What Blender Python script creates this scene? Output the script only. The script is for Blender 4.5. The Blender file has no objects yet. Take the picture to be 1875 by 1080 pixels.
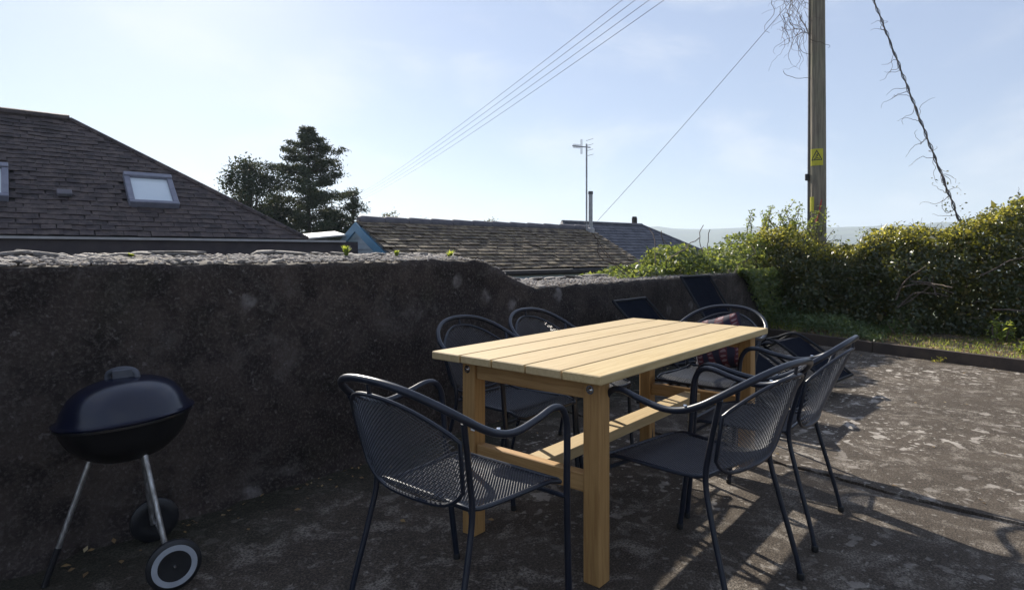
import bpy, math, random
import numpy as np
from mathutils import Vector, Matrix, Euler, noise
random.seed(7); rng = np.random.default_rng(11)
R = math.radians
S = bpy.context.scene
COL = S.collection

# ------------------------------------------------------------------ camera, sky, sun, exposure
SUN_AZ, SUN_EL = 68.5, 29.0
cam = bpy.data.cameras.new('camera'); cam_o = bpy.data.objects.new('camera', cam); COL.objects.link(cam_o)
cam.sensor_width = 36.0; cam.lens = 36.0 * 1120 / 1875
cam.shift_y = (463.4 - 540.0) / 1875
cam.clip_start = 0.05; cam.clip_end = 9000
cam_o.location = (0, 0, 1.16)
cam_o.rotation_euler = (R(90), 0, 0.6977 - math.pi / 2)
S.camera = cam_o

world = bpy.data.worlds.new('World'); S.world = world; world.use_nodes = True
wn = world.node_tree; wn.nodes.clear()
def wnode(t): return wn.nodes.new(t)
sky = wnode('ShaderNodeTexSky'); sky.sky_type = 'NISHITA'; sky.sun_disc = False
sky.sun_elevation = R(SUN_EL); sky.sun_rotation = R(90 - SUN_AZ)
sky.altitude = 60; sky.air_density = 1.0; sky.dust_density = 0.40; sky.ozone_density = 2.2
tc = wnode('ShaderNodeTexCoord'); mp = wnode('ShaderNodeMapping')
mp.inputs['Scale'].default_value = (1.0, 1.0, 2.2); mp.inputs['Location'].default_value = (3.1, 0.4, 0.2)
wn.links.new(tc.outputs['Generated'], mp.inputs['Vector'])
nz = wnode('ShaderNodeTexNoise'); nz.inputs['Scale'].default_value = 3.2; nz.inputs['Detail'].default_value = 6
nz.inputs['Roughness'].default_value = 0.55; nz.inputs['Distortion'].default_value = 0.35
wn.links.new(mp.outputs[0], nz.inputs['Vector'])
cr = wnode('ShaderNodeMapRange'); cr.inputs['From Min'].default_value = 0.46; cr.inputs['From Max'].default_value = 0.72
cr.inputs['To Max'].default_value = 0.5; cr.interpolation_type = 'SMOOTHSTEP'
wn.links.new(nz.outputs['Fac'], cr.inputs['Value'])
mixc = wnode('ShaderNodeMix'); mixc.data_type = 'RGBA'
mixc.inputs[7].default_value = (9.0, 9.3, 9.8, 1)
veil = wnode('ShaderNodeMix'); veil.data_type = 'RGBA'; veil.inputs[0].default_value = 0.46; veil.inputs[7].default_value = (6.1, 7.0, 9.8, 1)
wn.links.new(sky.outputs[0], veil.inputs[6])
wn.links.new(cr.outputs[0], mixc.inputs[0]); wn.links.new(veil.outputs[2], mixc.inputs[6])
bg = wnode('ShaderNodeBackground'); bg.inputs['Strength'].default_value = 0.052
out = wnode('ShaderNodeOutputWorld')
wn.links.new(mixc.outputs[2], bg.inputs['Color']); wn.links.new(bg.outputs[0], out.inputs['Surface'])

sun = bpy.data.lights.new('sun', 'SUN'); sun.energy = 5.0; sun.angle = R(0.53); sun.color = (1.0, 0.93, 0.82)
sun_o = bpy.data.objects.new('sun', sun); COL.objects.link(sun_o)
sd = Vector((math.cos(R(SUN_AZ)) * math.cos(R(SUN_EL)), math.sin(R(SUN_AZ)) * math.cos(R(SUN_EL)), math.sin(R(SUN_EL))))
sun_o.rotation_euler = sd.to_track_quat('Z', 'Y').to_euler(); sun_o.location = sd * 60

S.view_settings.view_transform = 'Standard'; S.view_settings.look = 'None'
S.view_settings.exposure = 1.0; S.view_settings.gamma = 1.0; S.view_settings.use_curve_mapping = False

# ------------------------------------------------------------------ material helpers
class G:
    def __init__(s, name):
        s.m = bpy.data.materials.new(name); s.m.use_nodes = True; s.t = s.m.node_tree; s.t.nodes.clear()
    def n(s, typ, props=None, **inp):
        nd = s.t.nodes.new('ShaderNode' + typ)
        for k, v in (props or {}).items(): setattr(nd, k, v)
        for k, v in inp.items():
            key = int(k[1:]) if k[0] == 'i' and k[1:].isdigit() else k.replace('_', ' ')
            so = nd.inputs[key]
            if isinstance(v, bpy.types.NodeSocket): s.t.links.new(v, so)
            else: so.default_value = v
        return nd
    def coord(s, scale=(1, 1, 1), rand=False, kind='Object'):
        c = s.n('TexCoord').outputs[kind]
        if rand:
            r = s.n('ObjectInfo').outputs['Random']
            off = s.n('VectorMath', {'operation': 'SCALE'}, i0=(37.0, 23.0, 11.0), Scale=r).outputs[0]
            c = s.n('VectorMath', {'operation': 'ADD'}, i0=c, i1=off).outputs[0]
        return s.n('Mapping', Vector=c, Scale=scale).outputs[0]
    def noise(s, vec, scale, detail=4, rough=0.55, dist=0.0):
        return s.n('TexNoise', Vector=vec, Scale=scale, Detail=detail, Roughness=rough, Distortion=dist).outputs['Fac']
    def ramp(s, fac, a, b, lo=0.0, hi=1.0):
        return s.n('MapRange', {'interpolation_type': 'SMOOTHSTEP'}, Value=fac, i1=a, i2=b, i3=lo, i4=hi).outputs[0]
    def mix(s, fac, a, b):
        def c4(x): return x if isinstance(x, bpy.types.NodeSocket) else (*x, 1)
        return s.n('Mix', {'data_type': 'RGBA'}, i0=fac, i6=c4(a), i7=c4(b)).outputs[2]
    def math(s, op, a, b=0.0): return s.n('Math', {'operation': op}, i0=a, i1=b).outputs[0]
    def out(s, col, rough=0.7, metal=0.0, bump=None, bstr=0.3, bdist=0.01, coat=0.0, spec=0.5, trans=0.0, tcol=None):
        kw = dict(Roughness=rough, Metallic=metal)
        p = s.n('BsdfPrincipled', **kw)
        if isinstance(col, bpy.types.NodeSocket): s.t.links.new(col, p.inputs['Base Color'])
        else: p.inputs['Base Color'].default_value = (*col, 1)
        p.inputs['Coat Weight'].default_value = coat; p.inputs['Coat Roughness'].default_value = 0.08
        p.inputs['Specular IOR Level'].default_value = spec
        if bump is not None:
            b = s.n('Bump', Height=bump, Strength=bstr, Distance=bdist)
            s.t.links.new(b.outputs[0], p.inputs['Normal'])
        sh = p.outputs[0]
        if trans > 0:
            tr = s.n('BsdfTranslucent', Color=tcol if tcol is not None else (0.3, 0.4, 0.05, 1))
            sh = s.n('MixShader', i0=trans, i1=sh, i2=tr.outputs[0]).outputs[0]
        o = s.n('OutputMaterial'); s.t.links.new(sh, o.inputs['Surface'])
        return s.m

def simple(name, c1, c2, scale=8, rough=0.7, metal=0, bstr=0.2, bscale=60, bdist=0.004, coat=0, stretch=(1, 1, 1), rand=True, spec=0.5):
    g = G(name); v = g.coord(stretch, rand)
    return g.out(g.mix(g.ramp(g.noise(v, scale), 0.3, 0.7), c1, c2), rough, metal, g.noise(v, bscale, 3), bstr, bdist, coat, spec)

M = {}
def m_wood():
    g = G('pine_wood'); v = g.coord((1.6, 28, 28), True); w = g.coord((1.2, 5, 5), True)
    a = g.noise(v, 3.0, 5, 0.6, 0.4); b = g.noise(w, 1.2, 3)
    c = g.mix(g.ramp(a, 0.32, 0.72), (0.54, 0.41, 0.205), (0.42, 0.30, 0.13))
    c = g.mix(g.ramp(b, 0.35, 0.75, 0, 0.5), c, (0.50, 0.385, 0.20))
    k = g.n('TexVoronoi', {'feature': 'F1'}, Vector=g.coord((1, 3.2, 3.2), True), Scale=1.9).outputs['Distance']
    c = g.mix(g.ramp(k, 0.045, 0.012), c, (0.25, 0.14, 0.06))
    rn = g.n('ObjectInfo').outputs['Random']
    c = g.mix(g.ramp(rn, 0.0, 1.0, 0.0, 0.35), c, (0.42, 0.31, 0.185))
    return g.out(c, 0.62, 0, a, 0.15, 0.002)
M['wood'] = m_wood()
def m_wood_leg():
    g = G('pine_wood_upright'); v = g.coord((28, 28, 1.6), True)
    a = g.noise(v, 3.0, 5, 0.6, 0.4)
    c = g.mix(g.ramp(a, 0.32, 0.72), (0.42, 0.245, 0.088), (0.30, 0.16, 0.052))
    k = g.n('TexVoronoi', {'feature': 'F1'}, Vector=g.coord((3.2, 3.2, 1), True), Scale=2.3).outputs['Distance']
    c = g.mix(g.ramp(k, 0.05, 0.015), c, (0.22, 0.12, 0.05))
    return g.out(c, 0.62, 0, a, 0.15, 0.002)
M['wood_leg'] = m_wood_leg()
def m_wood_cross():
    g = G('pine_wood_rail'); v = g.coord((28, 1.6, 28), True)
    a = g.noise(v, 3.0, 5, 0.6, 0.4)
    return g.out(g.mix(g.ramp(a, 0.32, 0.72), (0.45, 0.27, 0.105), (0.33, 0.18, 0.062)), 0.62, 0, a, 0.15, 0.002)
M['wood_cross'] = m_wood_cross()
M['steel'] = simple('bright_steel', (0.75, 0.75, 0.76), (0.6, 0.6, 0.62), 30, 0.22, 1.0, 0.05)
M['chair'] = simple('charcoal_powder_coat', (0.010, 0.014, 0.024), (0.015, 0.019, 0.031), 20, 0.33, 0.0, 0.06, 300, 0.001, spec=0.45)
M['chair_mesh'] = simple('charcoal_mesh_coat', (0.022, 0.026, 0.036), (0.030, 0.034, 0.046), 20, 0.30, 0.0, 0.0, spec=0.8)
M['rubber'] = simple('black_rubber', (0.012, 0.012, 0.012), (0.02, 0.02, 0.02), 30, 0.7)
M['enamel'] = simple('dark_blue_enamel', (0.004, 0.006, 0.018), (0.006, 0.009, 0.026), 6, 0.25, 0, 0.02, 40, 0.001, 0.15, rand=False)
M['enamel_black'] = simple('black_enamel', (0.006, 0.006, 0.007), (0.012, 0.012, 0.013), 6, 0.3, 0, 0.05, 60, 0.001, 0.2)
M['alu'] = simple('worn_aluminium', (0.62, 0.62, 0.63), (0.30, 0.29, 0.28), 22, 0.38, 0.9, 0.15, 120, 0.001, stretch=(4, 4, 1))
M['plastic_grey'] = simple('grey_plastic', (0.38, 0.40, 0.43), (0.32, 0.34, 0.37), 20, 0.5)
M['plastic_black'] = simple('black_plastic', (0.012, 0.012, 0.014), (0.02, 0.02, 0.022), 20, 0.42)
M['handle'] = simple('grey_handle_plastic', (0.05, 0.055, 0.07), (0.07, 0.075, 0.09), 20, 0.45)
M['white_tag'] = simple('white_paper', (0.8, 0.8, 0.78), (0.7, 0.7, 0.68), 20, 0.7)
M['sling'] = simple('navy_sling_fabric', (0.006, 0.008, 0.014), (0.010, 0.012, 0.019), 14, 0.95, 0, 0.3, 400, 0.001, spec=0.04)
M['dark_frame'] = simple('dark_lounger_frame', (0.008, 0.009, 0.012), (0.012, 0.013, 0.016), 20, 0.5, spec=0.2)
def m_cushion():
    g = G('patterned_cushion'); v = g.coord((1, 1, 1), False)
    w1 = g.n('TexWave', {'wave_type': 'BANDS', 'bands_direction': 'X'}, Vector=v, Scale=11.0, Distortion=9.0).outputs['Fac']
    w2 = g.n('TexWave', {'wave_type': 'BANDS', 'bands_direction': 'Y'}, Vector=v, Scale=4.0, Distortion=5.0).outputs['Fac']
    c = g.mix(g.ramp(w2, 0.35, 0.5), (0.012, 0.010, 0.026), (0.075, 0.012, 0.02))
    c = g.mix(g.ramp(g.math('MULTIPLY', w1, w2), 0.55, 0.65, 0, 0.8), c, (0.20, 0.14, 0.15))
    return g.out(c, 0.85, 0, g.noise(v, 200), 0.3, 0.001)
M['cushion'] = m_cushion()

def m_patio():
    g = G('old_tarmac'); v = g.coord((1, 1, 1), False)
    big = g.noise(v, 0.8, 5); mid = g.noise(v, 4.5, 6, 0.65); fine = g.noise(v, 120.0, 4, 0.75); grit = g.noise(v, 260.0, 2, 0.6)
    c = g.mix(g.ramp(big, 0.3, 0.7), (0.048, 0.039, 0.031), (0.086, 0.070, 0.055))
    c = g.mix(g.ramp(mid, 0.36, 0.66, 0, 0.75), c, (0.034, 0.027, 0.022))
    c = g.mix(g.ramp(fine, 0.42, 0.72, 0, 0.6), c, (0.215, 0.172, 0.128))
    c = g.mix(g.ramp(grit, 0.60, 0.78, 0, 0.7), c, (0.26, 0.22, 0.18))
    c = g.mix(g.ramp(grit, 0.40, 0.27, 0, 0.7), c, (0.018, 0.015, 0.012))
    zone = g.ramp(g.noise(v, 0.75, 3), 0.40, 0.62)
    b1 = g.noise(v, 10.5, 4, 0.5, 0.3); b2 = g.noise(v, 5.5, 7, 0.72, 0.6); b3 = g.noise(v, 27.0, 3, 0.5)
    sp = g.math('MULTIPLY', g.ramp(b1, 0.575, 0.635), zone)
    sp2 = g.math('MULTIPLY', g.ramp(b3, 0.625, 0.68), g.ramp(zone, 0.0, 1.0, 0.25, 1.0))
    wash = g.math('MULTIPLY', g.math('MULTIPLY', g.ramp(b2, 0.485, 0.66), g.ramp(fine, 0.36, 0.60)), 0.66)
    c = g.mix(wash, c, (0.36, 0.32, 0.27))
    c = g.mix(g.math('MULTIPLY', sp, 0.8), c, (0.50, 0.455, 0.40))
    c = g.mix(g.math('MULTIPLY', sp2, 0.8), c, (0.52, 0.48, 0.42))
    yy = g.n('SeparateXYZ', Vector=v).outputs[1]
    moss = g.ramp(g.math('ADD', yy, g.math('MULTIPLY', g.noise(v, 2.6, 5, 0.65), 1.1)), 2.75, 3.30, 0, 0.85)
    c = g.mix(moss, c, g.mix(g.ramp(fine, 0.4, 0.65), (0.016, 0.017, 0.010), (0.045, 0.043, 0.028)))
    h = g.math('ADD', g.math('MULTIPLY', grit, 0.6), g.math('MULTIPLY', fine, 1.0))
    return g.out(c, 0.9, 0, h, 0.9, 0.007, spec=0.25)
M['patio'] = m_patio()
def m_render_wall():
    g = G('weathered_roughcast'); v = g.coord((1, 1, 1), False)
    big = g.noise(v, 1.3, 5); mid = g.noise(v, 7, 5, 0.65); fine = g.noise(v, 70, 4, 0.7)
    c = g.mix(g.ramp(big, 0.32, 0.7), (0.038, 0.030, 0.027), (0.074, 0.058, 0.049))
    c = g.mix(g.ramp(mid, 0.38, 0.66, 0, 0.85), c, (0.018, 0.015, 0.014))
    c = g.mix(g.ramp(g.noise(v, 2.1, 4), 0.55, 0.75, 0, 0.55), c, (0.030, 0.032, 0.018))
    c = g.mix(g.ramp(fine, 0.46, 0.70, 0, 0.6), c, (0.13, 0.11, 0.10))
    wv = g.n('VectorMath', {'operation': 'ADD'}, i0=v, i1=g.n('VectorMath', {'operation': 'SCALE'}, i0=g.n('TexNoise', Vector=v, Scale=18.0, Detail=3.0).outputs['Color'], Scale=0.08).outputs[0]).outputs[0]
    vo = g.n('TexVoronoi', {'feature': 'F1'}, Vector=wv, Scale=3.6)
    r1 = g.n('SeparateColor', Color=vo.outputs['Color']).outputs[0]
    spot = g.ramp(g.math('SUBTRACT', vo.outputs['Distance'], g.math('MULTIPLY', g.ramp(r1, 0.55, 1.0), 0.26)), 0.02, -0.13)
    spot = g.math('MULTIPLY', spot, g.ramp(mid, 0.35, 0.6, 0.15, 0.8))
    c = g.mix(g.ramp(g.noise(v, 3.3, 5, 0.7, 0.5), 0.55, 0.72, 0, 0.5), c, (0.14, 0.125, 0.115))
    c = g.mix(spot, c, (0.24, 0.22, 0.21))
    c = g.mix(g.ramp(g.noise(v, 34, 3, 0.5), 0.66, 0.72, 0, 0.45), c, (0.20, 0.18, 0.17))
    return g.out(c, 0.93, 0, g.math('ADD', fine, g.math('MULTIPLY', mid, 0.5)), 0.9, 0.012, spec=0.2)
M['wall'] = m_render_wall()
M['wall_top'] = simple('mossy_mortar', (0.13, 0.105, 0.08), (0.06, 0.05, 0.04), 30, 0.95, 0, 0.9, 80, 0.01, rand=False)
M['stone'] = simple('weathered_slate_stone', (0.26, 0.235, 0.21), (0.10, 0.09, 0.085), 14, 0.85, 0, 0.6, 70, 0.006)
M['pebble'] = simple('pale_rubble', (0.46, 0.41, 0.35), (0.24, 0.20, 0.17), 24, 0.9, 0, 0.6, 90, 0.004, rand=False)
def m_slate(name, c1, c2, lich, amt):
    g = G(name); v = g.coord((1, 1, 1), True)
    rnd = g.n('ObjectInfo').outputs['Random']; isl = g.n('NewGeometry').outputs['Random Per Island']
    r = g.math('FRACT', g.math('ADD', g.math('MULTIPLY', rnd, 7.31), isl))
    c = g.mix(r, c1, c2)
    c = g.mix(g.ramp(g.noise(v, 9, 6, 0.7), 0.44, 0.62, 0, amt), c, lich)
    c = g.mix(g.ramp(g.noise(v, 3.1, 4, 0.6), 0.5, 0.66, 0, 0.6), c, tuple(x * 0.45 for x in c1))
    return g.out(c, 0.72, 0, g.noise(v, 40, 4), 0.5, 0.006, spec=0.35)
M['slate'] = m_slate('mossy_brown_slate', (0.040, 0.032, 0.034), (0.074, 0.057, 0.053), (0.13, 0.10, 0.085), 0.6)
M['tile'] = m_slate('lichened_concrete_tile', (0.060, 0.044, 0.031), (0.125, 0.092, 0.062), (0.24, 0.19, 0.115), 0.9)
M['slate_blue'] = m_slate('blue_grey_slate', (0.060, 0.062, 0.078), (0.10, 0.10, 0.12), (0.16, 0.16, 0.16), 0.35)
M['ridge'] = simple('grey_ridge_tile', (0.085, 0.082, 0.095), (0.13, 0.12, 0.13), 6, 0.75)
M['felt'] = simple('dark_roof_underlay', (0.03, 0.027, 0.026), (0.045, 0.04, 0.038), 6, 0.9)
M['parapet'] = simple('dark_painted_render', (0.045, 0.038, 0.044), (0.065, 0.054, 0.058), 5, 0.85)
M['coping'] = simple('pale_metal_coping', (0.42, 0.41, 0.42), (0.32, 0.31, 0.31), 6, 0.5)
M['blue_paint'] = simple('blue_painted_board', (0.085, 0.22, 0.34), (0.10, 0.25, 0.38), 8, 0.5, bstr=0.1)
M['pale_board'] = simple('pale_blue_weatherboard', (0.55, 0.64, 0.70), (0.48, 0.57, 0.63), 8, 0.55, bstr=0.1)
M['white_wall'] = simple('white_render', (0.62, 0.64, 0.66), (0.52, 0.54, 0.56), 3, 0.85)
M['membrane'] = simple('pale_roof_membrane', (0.75, 0.74, 0.70), (0.6, 0.6, 0.57), 5, 0.6)
M['win_frame'] = simple('grey_window_frame', (0.16, 0.165, 0.21), (0.20, 0.205, 0.25), 10, 0.45)
M['pane'] = simple('pane_with_white_blind', (0.66, 0.72, 0.74), (0.60, 0.67, 0.70), 2, 0.06, bstr=0.0, coat=0.5)
def m_pole():
    g = G('weathered_pole_timber'); v = g.coord((9, 9, 0.5), False)
    a = g.noise(v, 4.0, 5, 0.6); b = g.noise(g.coord((1, 1, 0.6), False), 2.2, 4)
    c = g.mix(g.ramp(a, 0.35, 0.68), (0.30, 0.25, 0.185), (0.14, 0.115, 0.09))
    c = g.mix(g.ramp(b, 0.42, 0.7, 0, 0.55), c, (0.24, 0.24, 0.15))
    return g.out(c, 0.85, 0, a, 0.8, 0.012)
M['pole'] = m_pole()
M['yellow'] = simple('yellow_sign_enamel', (0.62, 0.55, 0.03), (0.52, 0.46, 0.03), 8, 0.5, bstr=0.05)
M['sign_black'] = simple('sign_black_print', (0.03, 0.03, 0.02), (0.04, 0.04, 0.03), 8, 0.6)
M['wire'] = simple('dark_wire', (0.10, 0.10, 0.11), (0.14, 0.14, 0.15), 8, 0.55)
M['galv'] = simple('galvanised_metal', (0.42, 0.42, 0.43), (0.30, 0.30, 0.31), 12, 0.45, 0.6)
M['twig'] = simple('bare_twig', (0.13, 0.095, 0.075), (0.08, 0.06, 0.05), 10, 0.85)
M['red_twig'] = simple('red_plastic_tie', (0.45, 0.05, 0.03), (0.35, 0.05, 0.04), 10, 0.5)
M['bark'] = simple('dark_bark', (0.07, 0.055, 0.045), (0.045, 0.036, 0.03), 9, 0.9, bstr=0.7, bdist=0.02)
M['edging'] = simple('dark_edging_timber', (0.075, 0.055, 0.042), (0.045, 0.034, 0.028), 6, 0.88, bstr=0.6, bdist=0.008)
M['soil'] = simple('leafy_soil', (0.10, 0.075, 0.045), (0.055, 0.045, 0.028), 9, 0.95, bstr=0.9, bscale=45, bdist=0.02, rand=False)
def m_leaf(name, ca, cb, cc, tr, tcol, rough=0.42, spec=0.5):
    g = G(name); isl = g.n('NewGeometry').outputs['Random Per Island']
    c = g.mix(g.ramp(isl, 0.0, 0.7), ca, cb); c = g.mix(g.ramp(isl, 0.80, 0.98), c, cc)
    tc_ = g.mix(g.ramp(isl, 0.2, 0.95), tcol, tuple(min(1, x * 1.5 + 0.06 * (i == 0)) for i, x in enumerate(tcol)))
    return g.out(c, rough, 0, spec=spec, trans=tr, tcol=tc_)
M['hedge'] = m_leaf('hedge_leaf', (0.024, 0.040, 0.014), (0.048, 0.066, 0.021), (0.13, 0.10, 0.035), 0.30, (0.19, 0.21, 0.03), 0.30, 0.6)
M['hedge_bright'] = m_leaf('bright_hedge_leaf', (0.095, 0.125, 0.028), (0.15, 0.155, 0.036), (0.22, 0.14, 0.04), 0.52, (0.46, 0.44, 0.065))  # sunlight on the hedge top put into a lighter, yellower leaf colour
M['ivy'] = m_leaf('ivy_leaf', (0.05, 0.085, 0.022), (0.085, 0.12, 0.03), (0.14, 0.15, 0.05), 0.4, (0.24, 0.30, 0.05))
M['weed'] = m_leaf('weed_leaf', (0.08, 0.13, 0.025), (0.12, 0.17, 0.035), (0.17, 0.18, 0.05), 0.45, (0.38, 0.45, 0.06))
M['fern'] = m_leaf('low_plant_leaf', (0.04, 0.075, 0.025), (0.06, 0.10, 0.03), (0.09, 0.12, 0.04), 0.3, (0.14, 0.2, 0.04))
M['litter'] = m_leaf('fallen_leaf', (0.16, 0.10, 0.045), (0.23, 0.15, 0.06), (0.34, 0.27, 0.15), 0.1, (0.25, 0.15, 0.05), 0.75)
M['conifer'] = m_leaf('conifer_needles', (0.022, 0.036, 0.024), (0.034, 0.050, 0.030), (0.055, 0.068, 0.036), 0.15, (0.07, 0.10, 0.03), 0.7, 0.25)
M['tree_leaf'] = m_leaf('spring_tree_leaf', (0.045, 0.055, 0.028), (0.060, 0.070, 0.034), (0.08, 0.085, 0.04), 0.3, (0.12, 0.13, 0.04), 0.6, 0.3)
def m_land():
    g = G('valley_fields'); v = g.coord((1, 1, 1), False)
    vo = g.n('TexVoronoi', {'feature': 'F1'}, Vector=v, Scale=0.008).outputs['Color']
    r = g.n('SeparateColor', Color=vo).outputs[0]
    c = g.mix(r, (0.05, 0.068, 0.032), (0.085, 0.10, 0.05))
    c = g.mix(g.ramp(g.noise(v, 0.012, 5), 0.48, 0.58), c, (0.028, 0.042, 0.022))
    return g.out(c, 0.95)
M['land'] = m_land()

# ------------------------------------------------------------------ mesh helpers
class MB:
    def __init__(s): s.v = []; s.f = []
    def add(s, vs, fs):
        o = len(s.v); s.v += [tuple(p) for p in vs]; s.f += [tuple(i + o for i in q) for q in fs]; return s
    def box(s, c, d, ch=0.0, rot=None):
        hx, hy, hz = (x / 2 for x in d); c = Vector(c)
        vs = []; fs = []
        if ch <= 0:
            for sx in (-1, 1):
                for sy in (-1, 1):
                    for sz in (-1, 1): vs.append(Vector((sx * hx, sy * hy, sz * hz)))
            fs = [(0, 1, 3, 2), (4, 6, 7, 5), (0, 4, 5, 1), (2, 3, 7, 6), (0, 2, 6, 4), (1, 5, 7, 3)]
        else:
            idx = {}
            for sx in (-1, 1):
                for sy in (-1, 1):
                    for sz in (-1, 1):
                        for ax in range(3):
                            p = [sx * (hx - ch), sy * (hy - ch), sz * (hz - ch)]
                            p[ax] = (sx * hx, sy * hy, sz * hz)[ax]
                            idx[(sx, sy, sz, ax)] = len(vs); vs.append(Vector(p))
            sg = (-1, 1)
            for ax in range(3):
                b, c2 = [a for a in range(3) if a != ax]
                for e in sg:
                    q = []
                    for (p1, p2) in ((-1, -1), (1, -1), (1, 1), (-1, 1)):
                        k = [0, 0, 0]; k[ax] = e; k[b] = p1; k[c2] = p2; q.append(idx[(*k, ax)])
                    fs.append(q)
                for p1 in sg:
                    for p2 in sg:
                        k1 = [0, 0, 0]; k1[ax] = -1; k1[b] = p1; k1[c2] = p2
                        k2 = list(k1); k2[ax] = 1
                        fs.append((idx[(*k1, b)], idx[(*k2, b)], idx[(*k2, c2)], idx[(*k1, c2)]))
            for sx in sg:
                for sy in sg:
                    for sz in sg: fs.append([idx[(sx, sy, sz, a)] for a in range(3)])
        if rot is not None: vs = [rot @ p for p in vs]
        return s.add([p + c for p in vs], fs)
    def tube(s, pts, r, n=10, closed=False, cap=True):
        pts = [Vector(p) for p in pts]; N = len(pts)
        rr = r if isinstance(r, (list, tuple)) else [r] * N
        tan = []
        for i in range(N):
            a = pts[(i - 1) % N] if (closed or i > 0) else pts[i]; b = pts[(i + 1) % N] if (closed or i < N - 1) else pts[i]
            t = (b - a); tan.append(t.normalized() if t.length > 1e-9 else Vector((0, 0, 1)))
        up = Vector((0, 0, 1)) if abs(tan[0].z) < 0.9 else Vector((1, 0, 0))
        nrm = (up - tan[0] * up.dot(tan[0])).normalized(); vs = []
        for i in range(N):
            if i > 0:
                nrm = nrm - tan[i] * nrm.dot(tan[i])
                nrm = nrm.normalized() if nrm.length > 1e-6 else Vector((1, 0, 0))
            bn = tan[i].cross(nrm)
            for k in range(n):
                a = 2 * math.pi * k / n
                vs.append(pts[i] + (nrm * math.cos(a) + bn * math.sin(a)) * rr[i])
        fs = []
        for i in range(N if closed else N - 1):
            j = (i + 1) % N
            for k in range(n): fs.append((i * n + k, i * n + (k + 1) % n, j * n + (k + 1) % n, j * n + k))
        if cap and not closed: fs += [tuple(range(n))[::-1], tuple((N - 1) * n + k for k in range(n))]
        return s.add(vs, fs)
    def lathe(s, prof, n=40, c=(0, 0, 0), rot=None):
        c = Vector(c); vs = []
        for (r, z) in prof:
            for k in range(n):
                a = 2 * math.pi * k / n; p = Vector((r * math.cos(a), r * math.sin(a), z))
                vs.append((rot @ p if rot is not None else p) + c)
        fs = []
        for i in range(len(prof) - 1):
            for k in range(n): fs.append((i * n + k, i * n + (k + 1) % n, (i + 1) * n + (k + 1) % n, (i + 1) * n + k))
        return s.add(vs, fs)
    def prism(s, poly, ext):            # polygon of 3D points extruded by vector ext
        n = len(poly); ext = Vector(ext); a = [Vector(p) for p in poly]
        vs = a + [p + ext for p in a]
        fs = [tuple(range(n))[::-1], tuple(range(n, 2 * n))] + [(i, (i + 1) % n, (i + 1) % n + n, i + n) for i in range(n)]
        return s.add(vs, fs)
    def mesh(s, name, smooth=False):
        me = bpy.data.meshes.new(name); me.from_pydata([tuple(p) for p in s.v], [], s.f)
        import bmesh
        bm = bmesh.new(); bm.from_mesh(me); bmesh.ops.recalc_face_normals(bm, faces=bm.faces); bm.to_mesh(me); bm.free()
        if smooth:
            me.polygons.foreach_set('use_smooth', [True] * len(me.polygons))
            try: me.set_sharp_from_angle(angle=R(42))
            except Exception: pass
        me.update(); return me

def catmull(pts, k=6, closed=False):
    pts = [Vector(p) for p in pts]; n = len(pts); out_ = []
    for i in range(n if closed else n - 1):
        p0 = pts[(i - 1) % n] if (closed or i > 0) else pts[0]; p1 = pts[i]; p2 = pts[(i + 1) % n]
        p3 = pts[(i + 2) % n] if (closed or i < n - 2) else pts[-1]
        for j in range(k):
            t = j / k
            out_.append(0.5 * ((2 * p1) + (p2 - p0) * t + (2 * p0 - 5 * p1 + 4 * p2 - p3) * t * t + (3 * p1 - p0 - 3 * p2 + p3) * t ** 3))
    if not closed: out_.append(pts[-1])
    return out_

def tag(o, label=None, cat=None, group=None, kind=None):
    if label: o['label'] = label
    if cat: o['category'] = cat
    if group: o['group'] = group
    if kind: o['kind'] = kind
    return o
def thing(name, label, cat, loc=(0, 0, 0), rz=0.0, group=None):
    o = bpy.data.objects.new(name, None); COL.objects.link(o); o.empty_display_size = 0.1
    o.location = loc; o.rotation_euler = (0, 0, rz); return tag(o, label, cat, group)
def link(name, me, mat, parent=None, loc=None, rot=None, scale=None):
    o = bpy.data.objects.new(name, me); COL.objects.link(o)
    if mat is not None and not me.materials: me.materials.append(M[mat])
    if parent is not None: o.parent = parent
    if loc is not None: o.location = loc
    if rot is not None: o.rotation_euler = rot
    if scale is not None: o.scale = scale
    return o
def part(name, mb, mat, parent=None, smooth=False, **k): return link(name, mb.mesh(name, smooth), mat, parent, **k)
def dup(root):
    r = root.copy(); COL.objects.link(r)
    for ch in root.children:
        c = ch.copy(); COL.objects.link(c); c.parent = r
        for g_ in ch.children:
            d = g_.copy(); COL.objects.link(d); d.parent = c
    return r
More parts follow.
